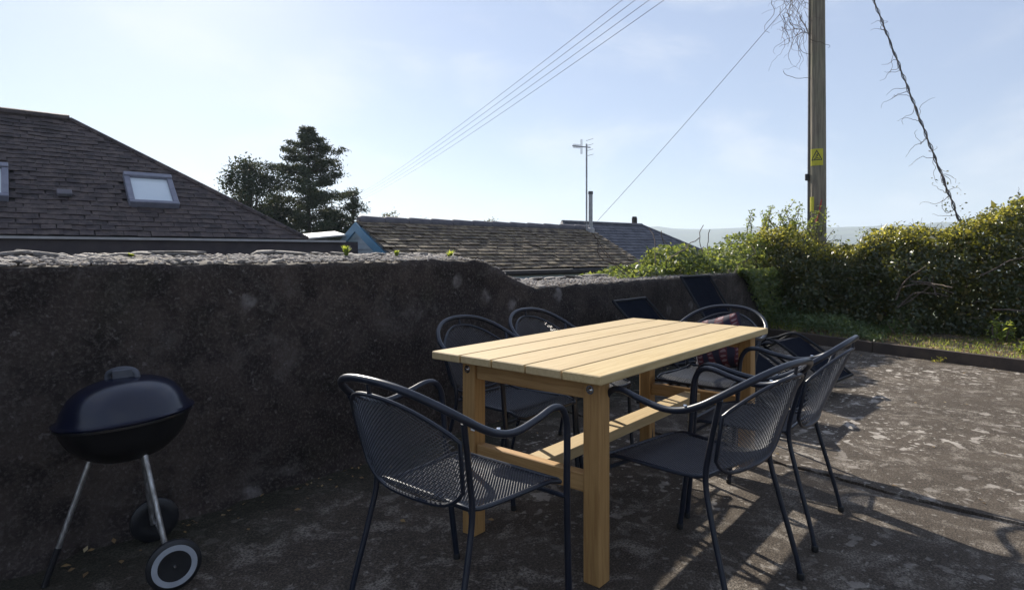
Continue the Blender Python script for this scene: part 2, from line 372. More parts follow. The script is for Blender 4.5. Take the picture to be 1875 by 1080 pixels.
def leaves(name, P, Nrm, size, mat, parent=None, aspect=0.55, fold=0.18, jitter=0.7):
    """many separate leaf faces: P (n,3) bases, Nrm (n,3) rough normals, size (n,)"""
    P = np.asarray(P, float); n = len(P); Nn = np.asarray(Nrm, float) + rng.normal(0, jitter, (n, 3))
    Nn /= np.linalg.norm(Nn, axis=1, keepdims=True) + 1e-9
    d = rng.normal(0, 1, (n, 3)); d -= Nn * np.sum(d * Nn, 1, keepdims=True); d /= np.linalg.norm(d, axis=1, keepdims=True) + 1e-9
    w = np.cross(Nn, d); s = np.asarray(size, float).reshape(-1, 1)
    V = np.empty((n, 4, 3))
    V[:, 0] = P; V[:, 2] = P + d * s
    mid_ = P + d * s * 0.45
    V[:, 1] = mid_ + w * s * aspect * 0.5 + Nn * s * fold; V[:, 3] = mid_ - w * s * aspect * 0.5 + Nn * s * fold
    me = bpy.data.meshes.new(name); me.vertices.add(n * 4); me.vertices.foreach_set('co', V.ravel())
    me.loops.add(n * 4); me.loops.foreach_set('vertex_index', np.arange(n * 4, dtype=np.int32))
    me.polygons.add(n); me.polygons.foreach_set('loop_start', np.arange(0, n * 4, 4, dtype=np.int32))
    me.update(calc_edges=True); me.validate()
    return link(name, me, mat, parent)
def nz3(p, s, seed=0): return noise.noise(Vector((p[0] * s + seed, p[1] * s - seed, p[2] * s + 0.37 * seed)))
def grid(name, xs, ys, fz, mat, parent=None, smooth=True):
    vs = [(x, y, fz(x, y)) for x in xs for y in ys]; ny = len(ys)
    fs = [(i * ny + j, (i + 1) * ny + j, (i + 1) * ny + j + 1, i * ny + j + 1) for i in range(len(xs) - 1) for j in range(ny - 1)]
    me = bpy.data.meshes.new(name); me.from_pydata(vs, [], fs)
    if smooth: me.polygons.foreach_set('use_smooth', [True] * len(fs))
    return link(name, me, mat, parent)
def sm(a, b, x):
    t = max(0.0, min(1.0, (x - a) / (b - a))); return t * t * (3 - 2 * t)

# ------------------------------------------------------------------ setting: land, patio, verge
def land_z(x, y):
    d = math.hypot(x, y)
    drop = sm(2.95, 3.15, y) if x < 9.5 else max(sm(2.95, 3.6, y), sm(11.2, 13.5, x))
    z = -0.12 - 1.6 * drop
    ang = math.atan2(y, x); front = sm(-1.3, -0.6, ang) * (1 - sm(1.9, 2.6, ang))
    z -= front * 46 * sm(90, 700, d)
    ridge = 146 + 20 * noise.noise(Vector((ang * 7, 3.1, 0))) + 5 * noise.noise(Vector((ang * 31, 8.1, 0)))
    z += sm(1100, 2500, d) * (ridge + 5.0 * noise.noise(Vector((ang * 420, 1.7, d * 0.004))) + 2.5 * noise.noise(Vector((ang * 900, 5.7, 0))))
    z += 0.8 * noise.noise(Vector((x * 0.01, y * 0.01, 0))) * sm(60, 200, d)
    return z
vs, fs = [], []
rad = [0.0] + list(np.geomspace(0.8, 3400, 110)); na = 420
near_x = sorted(set([round(float(a), 3) for a in np.linspace(-14, 30, 89)])); near_y = sorted(set([round(float(a), 3) for a in np.linspace(-14, 16, 61)] + [2.95, 3.0, 3.05, 3.1, 3.15, 3.2]))
for r_ in rad[1:]:
    for k in range(na):
        a = 2 * math.pi * k / na; x, y = r_ * math.cos(a), r_ * math.sin(a)
        vs.append((x, y, land_z(x, y)))
vs.append((0, 0, land_z(0, 0)))
for i in range(len(rad) - 2):
    for k in range(na):
        fs.append((i * na + k, i * na + (k + 1) % na, (i + 1) * na + (k + 1) % na, (i + 1) * na + k))
for k in range(na): fs.append((len(vs) - 1, k, (k + 1) % na))
me = bpy.data.meshes.new('ground'); me.from_pydata(vs, [], fs); me.polygons.foreach_set('use_smooth', [True] * len(fs))
tag(link('ground', me, 'land'), kind='structure')

def kerb_x(y): return 7.70 + 0.27 * y + 0.03 * y * y        # inner line of the edging
patio = bpy.data.objects.new('patio', None); COL.objects.link(patio); tag(patio, kind='structure')
def crack_x(y): return 3.40 + 0.105 * y + 0.035 * nz3((0, y, 0), 2.3, 4) + 0.018 * nz3((0, y, 0), 9.0, 9) + 0.006 * nz3((0, y, 0), 40.0, 2)
def slab(name, x_of, ny, top, seed):
    ys = np.linspace(-5.0, 2.95, ny); U = x_of; vs = []; fs = []
    nu = len(U(0))
    for y in ys:
        for x in U(y):
            vs.append((x, y, top + 0.006 * nz3((x, y, 0), 0.7, seed) + 0.002 * nz3((x, y, 0), 5, seed)))
    for i in range(ny - 1):
        for j in range(nu - 1): fs.append((i * nu + j, i * nu + j + 1, (i + 1) * nu + j + 1, (i + 1) * nu + j))
    n0 = len(vs)                                       # skirts along both joint edges
    for e in (0, nu - 1):
        b = len(vs)
        for i in range(ny): p = vs[i * nu + e]; vs.append((p[0], p[1], -0.09))
        for i in range(ny - 1): fs.append((i * nu + e, (i + 1) * nu + e, b + i + 1, b + i))
    me = bpy.data.meshes.new(name); me.from_pydata(vs, [], fs); me.polygons.foreach_set('use_smooth', [True] * len(fs))
    try: me.set_sharp_from_angle(angle=R(40))
    except Exception: pass
    return link(name, me, 'patio', patio)
slab('slab', lambda y: list(np.linspace(-5, crack_x(y) - 0.012 - 0.010 * abs(nz3((1, y, 0), 5, 3)), 40)), 260, 0.0, 1)
slab('slab', lambda y: list(np.linspace(crack_x(y) + 0.006 + 0.016 * abs(nz3((1, y, 0), 7, 8)), kerb_x(y) + 0.02, 40)), 260, 0.006, 2)
grid('joint_soil', np.linspace(2.4, 4.2, 10), np.linspace(-5, 2.9, 30), lambda x, y: -0.022, 'soil', patio)

# verge behind the edging
grid_v = grid('verge', np.linspace(0.02, 3.2, 40), np.linspace(-5, 3.6, 90), lambda x, y: 0, 'soil')
vm = grid_v.data
for vtx in vm.vertices:
    x, y, _ = vtx.co; X_ = kerb_x(y) + 0.045 + x
    vtx.co = (X_, y, 0.10 + 0.02 * sm(0, 1.5, x) + 0.03 * nz3((X_, y, 0), 2.0, 3) + 0.012 * nz3((X_, y, 0), 9, 3))
tag(grid_v, kind='structure')

# ------------------------------------------------------------------ garden wall
YF = 2.83; TH = 0.44
def wall_h(x):
    return 0.89 + 0.215 * (1 - sm(3.0, 3.68, x))
wall = thing('garden_wall', 'long dark roughcast garden wall with rubble top, stepping down in a curve', 'wall', (2.9, YF + TH / 2, 0))
xs = np.unique(np.concatenate([np.linspace(-3.2, 2.75, 230), np.linspace(2.75, 3.7, 60), np.linspace(3.7, 9.9, 220)]))
nf, nt, nb = 34, 14, 8
vs = []; fs = []
for x in xs:
    H = wall_h(x); ring = []
    for i in range(nf): ring.append((YF, -0.15 + (H - 0.02 + 0.15) * i / (nf - 1), 0))
    for i in range(nt):
        t = i / (nt - 1)
        ring.append((YF + 0.012 + (TH - 0.024) * t, H + 0.004 + 0.035 * t, 1))
    for i in range(nb): ring.append((YF + TH, (H + 0.02) - (H + 1.9) * i / (nb - 1), 2))
    for (y, z, k) in ring:
        d1 = 0.020 * nz3((x, y, z), 1.4, 5) + 0.008 * nz3((x, y, z), 7, 2) + 0.0035 * nz3((x, y, z), 24, 7)
        if k == 0: p = (x - 2.9, y - d1 - 0.014 * (1 - sm(0.0, 0.35, z)) - (0.035 + 0.05 * nz3((x, 0, z), 6, 3) + 0.03 * nz3((x, 0, z), 17, 4)) * (1 - sm(-0.02, 0.07, z)) - YF - TH / 2, z)
        elif k == 1: p = (x - 2.9, y - YF - TH / 2, z + 0.8 * d1 + 0.016 * nz3((x, y, z), 11, 1))
        else: p = (x - 2.9, y + d1 - YF - TH / 2, z)
        vs.append(p)
nr = nf + nt + nb
for i in range(len(xs) - 1):
    for j in range(nr - 1): fs.append((i * nr + j, i * nr + j + 1, (i + 1) * nr + j + 1, (i + 1) * nr + j))
fs += [tuple(range(nr)), tuple((len(xs) - 1) * nr + j for j in range(nr))[::-1]]
me = bpy.data.meshes.new('wall_body'); me.from_pydata(vs, [], fs); me.polygons.foreach_set('use_smooth', [True] * len(fs)); me.materials.append(M['wall'])
me.materials.append(M['wall_top'])
mi = [0] * len(fs)
for i in range(len(xs) - 1):
    for j in range(nf, nf + nt - 1): mi[i * (nr - 1) + j] = 1
me.polygons.foreach_set('material_index', mi)
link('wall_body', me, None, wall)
def rock(seed, n=2, flat=0.45):
    import bmesh
    bm = bmesh.new(); bmesh.ops.create_icosphere(bm, subdivisions=n, radius=1.0)
    for v_ in bm.verts:
        p = v_.co; k = 1 + 0.28 * nz3(p, 1.3, seed) + 0.12 * nz3(p, 3.4, seed + 4)
        q = p * k; m_ = max(abs(q.x), abs(q.y), 1e-6)
        v_.co = Vector((q.x * 1.05, q.y, max(-0.5, min(0.62, q.z)) * flat * 1.5))
    me = bpy.data.meshes.new('stone'); bm.to_mesh(me); bm.free(); me.materials.append(M['stone']); return me
rocks = [rock(i * 3.7 + 1, 2) for i in range(6)]
def wall_top_z(x, y): return wall_h(x) + 0.004 + 0.035 * (y - YF) / TH
x = -0.6
while x < 8.3:
    L = random.uniform(0.07, 0.16) if random.random() < 0.65 else random.uniform(0.16, 0.27)
    y = YF + TH - random.uniform(0.03, 0.12)
    if not (2.85 < x < 3.55) and random.random() < 0.92:
        link('stone', rocks[random.randrange(6)], None, wall, loc=(x - 2.9, y - YF - TH / 2, wall_top_z(x, y) + random.uniform(0.006, 0.022)),
             rot=(random.uniform(-.12, .12), random.uniform(-.15, .15), random.uniform(-.3, .3)), scale=(L * 0.58, random.uniform(.04, .075), random.uniform(.02, .038)))
    x += L * random.uniform(0.95, 1.5)
for _ in range(95):
    x = random.uniform(-0.4, 7.0) if random.random() < .55 else random.uniform(0.2, 3.0); y = YF + random.uniform(0.04, TH - 0.12)
    if 2.75 < x < 3.6: continue
    L = random.uniform(0.018, 0.045)
    link('stone', rocks[random.randrange(6)], None, wall, loc=(x - 2.9, y - YF - TH / 2, wall_top_z(x, y) + 0.002),
         rot=(random.uniform(-.2, .2), random.uniform(-.2, .2), random.uniform(0, 3)), scale=(L, L * random.uniform(.6, 1), L * random.uniform(.4, .7)))
pb = MB(); base = []
for i in range(3):
    import bmesh
    bm = bmesh.new(); bmesh.ops.create_icosphere(bm, subdivisions=1, radius=1.0)
    for v_ in bm.verts: v_.co *= 1 + 0.3 * nz3(v_.co, 1.6, i * 5 + 2)
    bm.verts.ensure_lookup_table(); base.append(([v_.co.copy() for v_ in bm.verts], [tuple(v_.index for v_ in f_.verts) for f_ in bm.faces])); bm.free()
for _ in range(5200):
    x = random.uniform(-0.5, 8.2); y = YF + random.uniform(0.012, TH - 0.02)
    bv, bf = base[random.randrange(3)]; s_ = random.choice((0.006, 0.008, 0.010, 0.013)) * (0.8 + 0.9 * sm(0.05, TH, y - YF)); rz = random.uniform(0, 6.28); c_, n_ = math.cos(rz), math.sin(rz)
    z = wall_top_z(x, y) + 0.004
    pb.add([(x - 2.9 + s_ * (q.x * c_ - q.y * n_) * 1.2, y - YF - TH / 2 + s_ * (q.x * n_ + q.y * c_), z + s_ * q.z * 0.85) for q in bv], bf)
me = bpy.data.meshes.new('pebbles'); me.from_pydata(pb.v, [], pb.f); me.polygons.foreach_set('use_smooth', [True] * len(pb.f)); tag(link('pebbles', me, 'pebble', wall), kind='stuff')

# ------------------------------------------------------------------ roofs
def clip_poly(poly, n, c):                     # keep points with n.p <= c (2D)
    out_ = []
    for i in range(len(poly)):
        a, b = poly[i], poly[(i + 1) % len(poly)]
        da = n[0] * a[0] + n[1] * a[1] - c; db = n[0] * b[0] + n[1] * b[1] - c
        if da <= 0: out_.append(a)
        if da * db < 0:
            t = da / (da - db); out_.append((a[0] + (b[0] - a[0]) * t, a[1] + (b[1] - a[1]) * t))
    return out_
def tile_roof(root, O3, u3, w3, outline, row, wid, thick, mat, name, maxn, lap=1.5, holes=(), jit=0.004):
    """lay slates over a convex outline given in roof coordinates (s along eave, t up the slope)"""
    u3, w3 = Vector(u3), Vector(w3); nn = u3.cross(w3).normalized()
    if nn.z < 0: nn = -nn
    O3 = Vector(O3); F = Matrix((u3, w3, nn)).transposed()
    tilt = math.atan2(thick * 1.3, row)
    sh = MB().box((0, 0, 0), (wid - 0.006, row * lap, thick), 0); shm = sh.mesh(name); shm.materials.append(M[mat])
    edges = []
    for i in range(len(outline)):
        a, b = outline[i], outline[(i + 1) % len(outline)]
        n2 = (b[1] - a[1], -(b[0] - a[0])); edges.append((n2, n2[0] * a[0] + n2[1] * a[1]))
    smin = min(p[0] for p in outline); smax = max(p[0] for p in outline); tmax = max(p[1] for p in outline)
    whole = []; cut = MB(); k = 0; t = 0.0
    while t < tmax:
        s_ = smin - wid * (0.5 if k % 2 else 0.0)
        while s_ < smax + wid:
            rect = [(s_, t), (s_ + wid - 0.006, t), (s_ + wid - 0.006, t + row * lap), (s_, t + row * lap)]
            cx_, cy_ = s_ + wid / 2, t + row / 2
            if not any(h[0] < cx_ < h[1] and h[2] < cy_ < h[3] for h in holes):
                po = rect
                for n2, c2 in edges: po = clip_poly(po, n2, c2)
                if len(po) >= 3:
                    inside = all(n2[0] * p[0] + n2[1] * p[1] <= c2 + 1e-6 for p in rect for n2, c2 in edges)
                    lift = thick * 0.5 + thick * 1.2
                    if inside: whole.append((s_ + wid / 2, t + row * lap / 2, lift))
                    else:
                        pts = [O3 + u3 * p[0] + w3 * p[1] + nn * (lift + thick - (p[1] - t) * math.tan(tilt) ) for p in po]
                        cut.prism([p - root.location for p in pts], -nn * thick)
            s_ += wid
        t += row; k += 1
    whole.sort(key=lambda q: q[1]); rest = MB()
    for i, (a, b, lf) in enumerate(whole):
        rot = F @ Euler((-tilt + random.uniform(-.012, .012), random.uniform(-.01, .01), random.uniform(-.012, .012))).to_matrix()
        p = O3 + u3 * (a + random.uniform(-jit, jit)) + w3 * (b + random.uniform(-jit, jit)) + nn * (lf + random.uniform(0, jit)) - root.location
        if i < maxn:
            o = link(name, shm, None, root); o.location = p; o.rotation_euler = rot.to_euler()
        else: rest.box(p, (wid - 0.006, row * lap, thick), 0, rot)
    rest.add(cut.v, cut.f)
    if rest.v: tag(part('roof_slates', rest, mat, root), kind='stuff')
A10 = R(-10); U = Vector((math.cos(A10), math.sin(A10), 0)); V = Vector((-math.sin(A10), math.cos(A10), 0)); ZZ = Vector((0, 0, 1))

# house with the big brown slate roof
E_ = Vector((5.07, 8.27, 1.36)); th = R(38); W_ = V * math.cos(th) + ZZ * math.sin(th)
ha = thing('slate_roofed_house', 'house with large brown slate hipped roof and skylights beyond the high wall', 'house', (1.2, 10.5, -1.75))
b0 = ha.location
RT = 2.92                                          # slope length up to the ridge
outline = [(-8.5, 0), (0, 0), (-2.74, RT), (-8.5, RT)]
sk1 = (-2.22, -1.62, 0.66, 1.40); sk2 = (-4.06, -3.46, 0.66, 1.40)
tile_roof(ha, E_, U, W_, outline, 0.105, 0.15, 0.007, 'slate', 'slate', 300, holes=(sk1, sk2), jit=0.009)
pl = lambda s_, t_, up=0.0: E_ + U * s_ + W_ * t_ + (U.cross(W_)).normalized() * up - b0
back = RT * math.cos(th) * 2
hipB = E_ + V * back
rs = MB()
rs.add([pl(-8.5, 0), pl(0, 0), pl(-2.74, RT), pl(-8.5, RT)], [(0, 1, 2, 3)])
rs.add([pl(0, 0), E_ + V * back - b0, pl(-2.74, RT)], [(0, 1, 2)])
rs.add([E_ + V * back - U * 8.5 - b0, E_ + V * back - b0, pl(-2.74, RT), pl(-8.5, RT)], [(0, 1, 2, 3)])
part('roof', rs, 'felt', ha)
for i in range(12):
    a = -2.74 - 0.45 * i
    rb = MB().tube([pl(a, RT, 0.005), pl(a - 0.455, RT, 0.004)], 0.075, 8); part('ridge_tile', rb, 'slate', ha, True)
for i in range(11):
    p0 = Vector(pl(0, 0)); p1 = Vector(pl(-2.74, RT)); q0 = p0.lerp(p1, i / 11); q1 = p0.lerp(p1, (i + 0.97) / 11)
    part('hip_tile', MB().tube([q0 + ZZ * 0.006, q1 + ZZ * 0.006], 0.045, 8), 'slate', ha, True)
wl = MB()
def obox(mb, s0, s1, v0, v1, z0, z1, O3=E_, base=b0):
    P_ = [O3 + U * s_ + V * v_ - base for (s_, v_) in ((s0, v0), (s1, v0), (s1, v1), (s0, v1))]
    poly = [Vector((p.x, p.y, z0 - base.z)) for p in P_]; mb.prism(poly, (0, 0, z1 - z0)); return mb
part('wall', obox(wl, -8.3, -0.25, 0.3, back - 0.3, -1.8, 1.40), 'white_wall', ha)
part('parapet', obox(MB(), -8.0, 0.32, -0.52, -0.16, -1.8, 1.315), 'parapet', ha)
part('coping', obox(MB(), -8.05, 0.36, -0.56, -0.12, 1.317, 1.345), 'coping', ha)
part('flat_roof', obox(MB(), -8.0, 0.1, -0.16, 0.3, 1.0, 1.22), 'parapet', ha)
part('end_block', obox(MB(), 0.33, 0.75, -0.15, 0.55, -1.8, 1.335), 'parapet', ha)
for (s0, s1, t0, t1) in (sk1, sk2):
    Fm = Matrix((U, W_, U.cross(W_))).transposed()
    wdw = MB(); cxs, cyt = (s0 + s1) / 2, (t0 + t1) / 2; w_, h_ = s1 - s0, t1 - t0
    wdw.box((0, h_ / 2 - 0.045, 0.0), (w_, 0.09, 0.13), 0.008).box((0, -h_ / 2 + 0.03, 0.0), (w_, 0.06, 0.11), 0.008)
    for sg in (-1, 1): wdw.box((sg * (w_ / 2 - 0.035), -0.012, -0.004), (0.07, h_ - 0.155, 0.10), 0.008)
    f_ = part('skylight', wdw, 'win_frame', ha); f_.location = pl(cxs, cyt, 0.05); f_.rotation_euler = Fm.to_euler()
    part('pane', MB().box((0, -0.015, 0.0), (w_ - 0.13, h_ - 0.14, 0.03)), 'pane', f_)
f_ = part('roof_vent', MB().box((0, 0, 0.02), (0.16, 0.13, 0.05), 0.008, Matrix.Rotation(R(-6), 3, 'X')), 'ridge', ha); f_.location = pl(-2.91, 0.86, 0.03); f_.rotation_euler = Fm.to_euler()
lit = thing('pale_roof_patch', 'small sunlit pale flat roof between the slate house and blue gable', 'roof', (5.75, 9.0, -1.75))
part('membrane', MB().box((0.05, 0.0, 3.21), (0.62, 0.5, 0.03), 0.008, Euler((R(8), R(-6), R(-14))).to_matrix()), 'membrane', lit)
part('wall', MB().box((0.05, 0.0, 1.55), (0.5, 0.36, 3.1), 0, Euler((0, 0, R(-14))).to_matrix()), 'parapet', lit)

# outbuilding with blue bargeboards
AP = Vector((6.04, 8.36, 1.69)); HS = 1.62; SL = 0.5; LEN = 5.5
hb = thing('blue_gabled_outbuilding', 'low outbuilding with lichened tile roof and blue bargeboards', 'outbuilding', tuple(AP + U * 2.7 + ZZ * (-1.75 - AP.z)))
b1 = hb.location; sl = math.hypot(HS, HS * SL); Wb = (V * HS + ZZ * HS * SL) / sl
Eb = AP - V * HS - ZZ * HS * SL
tile_roof(hb, Eb, U, Wb, [(-0.03, 0), (LEN + 0.03, 0), (LEN + 0.03, sl - 0.05), (-0.03, sl - 0.05)], 0.125, 0.20, 0.012, 'tile', 'tile', 300, lap=1.35, jit=0.012)
rs = MB(); q = lambda s_, v_, z_: AP + U * s_ + V * v_ + ZZ * z_ - b1
rs.add([q(0, -HS, -HS * SL), q(LEN, -HS, -HS * SL), q(LEN, 0, 0), q(0, 0, 0), q(LEN, HS, -HS * SL), q(0, HS, -HS * SL)], [(0, 1, 2, 3), (3, 2, 4, 5)])
part('roof', rs, 'felt', hb)
for i in range(12):
    a = 0.02 + i * 0.456; rb = MB()
    rb.tube([q(a, 0, -0.015), q(a + 0.05, 0, -0.008), q(a + 0.44, 0, -0.012)], [0.083, 0.098, 0.088], 10); part('ridge_tile', rb, 'ridge', hb, True)
for sg in (-1, 1):
    bb = MB(); d0 = 0.15
    for e in ((-0.05,)):
        poly = [q(e, 0, -0.03), q(e, sg * (HS + .03), -(HS + .03) * SL - 0.03), q(e, sg * (HS + .03), -(HS + .03) * SL - 0.03 - d0), q(e, 0, -0.03 - d0)]
        bb.prism(poly, U * 0.03)
    part('bargeboard', bb, 'blue_paint', hb)
for i in range(9):                                                 # weatherboards of the gable, each a board
    z0 = -0.10 - 0.092 * (i + 1); half = (-z0 - 0.092) / SL
    if half > HS - 0.1: half = HS - 0.1
    if half < 0.08: half = 0.08
    poly = [q(0.06, -half, z0), q(0.06, half, z0), q(0.075, half * 0.97, z0 + 0.095), q(0.075, -half * 0.97, z0 + 0.095)]
    part('weatherboard', MB().prism(poly, U * 0.02), 'pale_board', hb)
wl = MB(); wl.prism([q(0.1, -HS + 0.18, -3.44), q(LEN - 0.1, -HS + 0.18, -3.44), q(LEN - 0.1, HS - 0.18, -3.44), q(0.1, HS - 0.18, -3.44)], (0, 0, 2.50)); part('wall', wl, 'white_wall', hb)
part('fascia', MB().prism([q(0, -HS + 0.03, -HS * SL - 0.17), q(LEN, -HS + 0.03, -HS * SL - 0.17), q(LEN, -HS + 0.055, -HS * SL - 0.17), q(0, -HS + 0.055, -HS * SL - 0.17)], (0, 0, 0.15)), 'pale_board', hb)
part('gutter', MB().tube([q(0, -HS - 0.02, -HS * SL - 0.05), q(LEN, -HS - 0.02, -HS * SL - 0.05)], 0.045, 8), 'felt', hb, True)

# hipped blue slate house behind
RC0 = Vector((13.93, 9.85, 2.0)); uc = (Vector((17.15, 9.12, 2.0)) - RC0); LC = uc.length; uc.normalize(); vc = Vector((-uc.y, uc.x, 0))
HC = 2.5; SLc = 0.55
hc = thing('hipped_slate_house', 'blue grey slate hipped roof house behind the outbuilding and ivy', 'house', tuple(RC0 + uc * 1.6 + ZZ * (-1.75 - RC0.z)))
b2 = hc.location; slc = math.hypot(HC, HC * SLc); Wc = (vc * HC + ZZ * HC * SLc) / slc; Ec = RC0 - vc * HC - ZZ * HC * SLc
qc = lambda s_, v_, z_: RC0 + uc * s_ + vc * v_ + ZZ * z_ - b2
HX = 1.9
tile_roof(hc, Ec, uc, Wc, [(-HX, 0), (LC + HX, 0), (LC, slc), (0, slc)], 0.17, 0.26, 0.009, 'slate_blue', 'slate', 300)
rs = MB(); zz = -HC * SLc
rs.add([qc(-HX, -HC, zz), qc(LC + HX, -HC, zz), qc(LC, 0, 0), qc(0, 0, 0), qc(LC + HX, HC, zz), qc(-HX, HC, zz)], [(0, 1, 2, 3), (3, 2, 4, 5), (1, 4, 2), (0, 3, 5)])
part('roof', rs, 'ridge', hc)
part('ridge_cap', MB().tube([qc(0, 0, 0.01), qc(LC, 0, 0.01)], 0.07, 8), 'slate_blue', hc, True)
for (a, b) in ((qc(LC, 0, 0), qc(LC + HX, -HC, zz)), (qc(0, 0, 0), qc(-HX, -HC, zz))): part('hip_cap', MB().tube([a, b], 0.06, 8), 'slate_blue', hc, True)
part('wall', MB().prism([qc(-HX + .3, -HC + .3, -3.75), qc(LC + HX - .3, -HC + .3, -3.75), qc(LC + HX - .3, HC - .3, -3.75), qc(-HX + .3, HC - .3, -3.75)], (0, 0, 2.36)), 'white_wall', hc)
part('chimney_pot', MB().lathe([(0.0, 0.30), (0.07, 0.30), (0.075, 0.26), (0.085, 0.26), (0.085, -0.1), (0, -0.1)], 14, qc(LC - 0.05, 0.25, 0.0)), 'felt', hc, True)
Fc = Matrix((uc, Wc, uc.cross(Wc))).transposed()
f_ = part('skylight', MB().box((0, 0, 0.04), (0.5, 0.42, 0.09), 0.01), 'win_frame', hc); f_.location = Ec + uc * 2.3 + Wc * 0.75 - b2; f_.rotation_euler = Fc.to_euler()
part('pane', MB().box((0, 0, 0.082), (0.42, 0.34, 0.02)), 'pane', f_)

# aerial and flue
ae = thing('television_aerial', 'television aerial on a tall thin mast above the outbuilding ridge', 'aerial', (11.23, 7.30, 1.60))
part('mast', MB().tube([(0, 0, -0.1), (0, 0, 1.93)], 0.019, 8), 'galv', ae, True)
lat = Vector((math.sin(0.6977), -math.cos(0.6977), 0)); bdir = -(lat * 0.9 + Vector((0.3, 0.3, 0))).normalized()
part('boom', MB().tube([Vector((0, 0, 1.86)) - bdir * 0.10, Vector((0, 0, 1.86)) + bdir * 0.36], 0.011, 6), 'wire', ae, True)
for i in range(9):
    c0 = Vector((0, 0, 1.86)) + bdir * (0.34 - 0.028 * i); hl = 0.045 if i < 7 else 0.16
    part('aerial_element', MB().tube([c0 - ZZ * hl, c0 + ZZ * hl], 0.006, 6), 'wire', ae, True)
sd_ = bdir.cross(ZZ)
for i in range(4):
    c0 = Vector((0, 0, 1.86)) - bdir * 0.08 + ZZ * (0.07 * (i - 1.5) * 1.6)
    part('reflector_rod', MB().tube([c0 - sd_ * 0.14, c0 + sd_ * 0.14], 0.005, 6), 'wire', ae, True)
part('clamp', MB().box((0.02, -0.02, 0.22), (0.16, 0.05, 0.025), 0.004, Matrix.Rotation(-0.87, 3, 'Z')), 'wire', ae)
fl = thing('flue_pipe', 'pale grey flue pipe standing beside the aerial mast', 'flue', (11.29, 7.235, 1.45))
part('pipe', MB().lathe([(0, 1.0), (0.045, 1.0), (0.045, -0.1), (0, -0.1)], 16), 'galv', fl, True)
part('cap', MB().lathe([(0, 1.05), (0.052, 1.05), (0.055, 1.0), (0.05, 0.985), (0, 0.985)], 16), 'wire', fl, True)
part('base_collar', MB().box((0, 0, 0.18), (0.14, 0.14, 0.16), 0.02), 'coping', fl)

# ------------------------------------------------------------------ utility pole, wires
PX, PY = 10.87, 2.60
pole = thing('utility_pole', 'tall weathered timber utility pole rising out of the hedge', 'pole', (PX, PY, 0.0))
pts = [(0.004 * math.sin(z * 1.3), 0.004 * math.cos(z), z) for z in np.linspace(-0.3, 8.4, 40)]
part('shaft', MB().tube(pts, [0.140 - 0.0045 * (p[2]) for p in pts], 28), 'pole', pole, True)
toC = Vector((-PX, -PY, 0)).normalized(); a_c = math.atan2(toC.y, toC.x)
def curved(mb, r, pts2, a0, z0):                     # polygon pieces wrapped round the pole; pts2 in (metres across, up)
    return [Vector((r * math.cos(a0 + p[0] / r), r * math.sin(a0 + p[0] / r), z0 + p[1])) for p in pts2]
def plate(r, x0, x1, z0, z1, a0, zc, n=10, t=0.003):
    mb = MB(); vs = []
    for i in range(n + 1):
        xx = x0 + (x1 - x0) * i / n
        for rr in (r, r + t):
            for z in (z0, z1): vs += curved(mb, rr, [(xx * r / rr if rr else xx, z)], a0, zc)
    fs = []
    for i in range(n):
        a = i * 4; b = a + 4
        fs += [(a, a + 1, b + 1, b), (a + 2, b + 2, b + 3, a + 3), (a, b, b + 2, a + 2), (a + 1, a + 3, b + 3, b + 1)]
    fs += [(0, 2, 3, 1), (n * 4, n * 4 + 1, n * 4 + 3, n * 4 + 2)]
    return mb.add(vs, fs)
a_s = a_c - 0.06
sg_ = part('warning_sign', plate(0.132, -0.100, 0.100, -0.135, 0.135, a_s, 2.71), 'yellow', pole); sg_['label'] = 'yellow danger sign with black triangle'
def ribbon(poly, width, r, zc, closed=True):
    mb = MB(); n = len(poly)
    for i in range(n if closed else n - 1):
        a = Vector((*poly[i], 0)); b = Vector((*poly[(i + 1) % n], 0)); d = (b - a).normalized(); w = Vector((-d.y, d.x, 0)) * width / 2
        e = d * width * 0.45; K = 6
        for k in range(K):
            p = a - e + (b - a + 2 * e) * (k / K); p2 = a - e + (b - a + 2 * e) * ((k + 1) / K)
            qd = [p + w, p2 + w, p2 - w, p - w]
            f1 = curved(mb, r, [(x_.x, x_.y) for x_ in qd], a_s, zc); f2 = curved(mb, r + 0.0015, [(x_.x, x_.y) for x_ in qd], a_s, zc)
            mb.add(f1 + f2, [(0, 1, 2, 3), (7, 6, 5, 4), (0, 4, 5, 1), (1, 5, 6, 2), (2, 6, 7, 3), (3, 7, 4, 0)])
    return mb
part('triangle', ribbon([(-0.078, -0.045), (0.078, -0.045), (0.0, 0.105)], 0.013, 0.1362, 2.71), 'sign_black', sg_)
gl = ribbon([(0.020, 0.052), (-0.004, 0.030), (0.014, 0.024), (-0.014, -0.002)], 0.011, 0.1364, 2.71, False)
g2 = ribbon([(0.042, -0.026), (0.008, -0.014), (-0.034, -0.028)], 0.011, 0.1364, 2.71, False); gl.add(g2.v, g2.f)
part('figure_and_bolt', gl, 'sign_black', sg_)
part('marker_strip', plate(0.136, -0.035, 0.035, -0.12, 0.12, a_c - 0.62, 1.95), 'yellow', pole)
cl = Vector((math.cos(a_c - 1.25), math.sin(a_c - 1.25), 0))
part('conduit', MB().tube([cl * (0.150 - 0.0045 * z) + ZZ * z for z in np.linspace(0.2, 7.2, 12)], 0.013, 6), 'wire', pole, True)
part('clip_box', MB().box(cl * 0.155 + ZZ * 2.40, (0.06, 0.06, 0.11), 0.008), 'plastic_black', pole)
far = Vector((35.9, 50.5, 0)); wdir = (far - Vector((PX, PY, 0))).normalized(); wl_ = Vector((-wdir.y, wdir.x, 0))
heights = (7.06, 7.31, 7.56, 7.81)
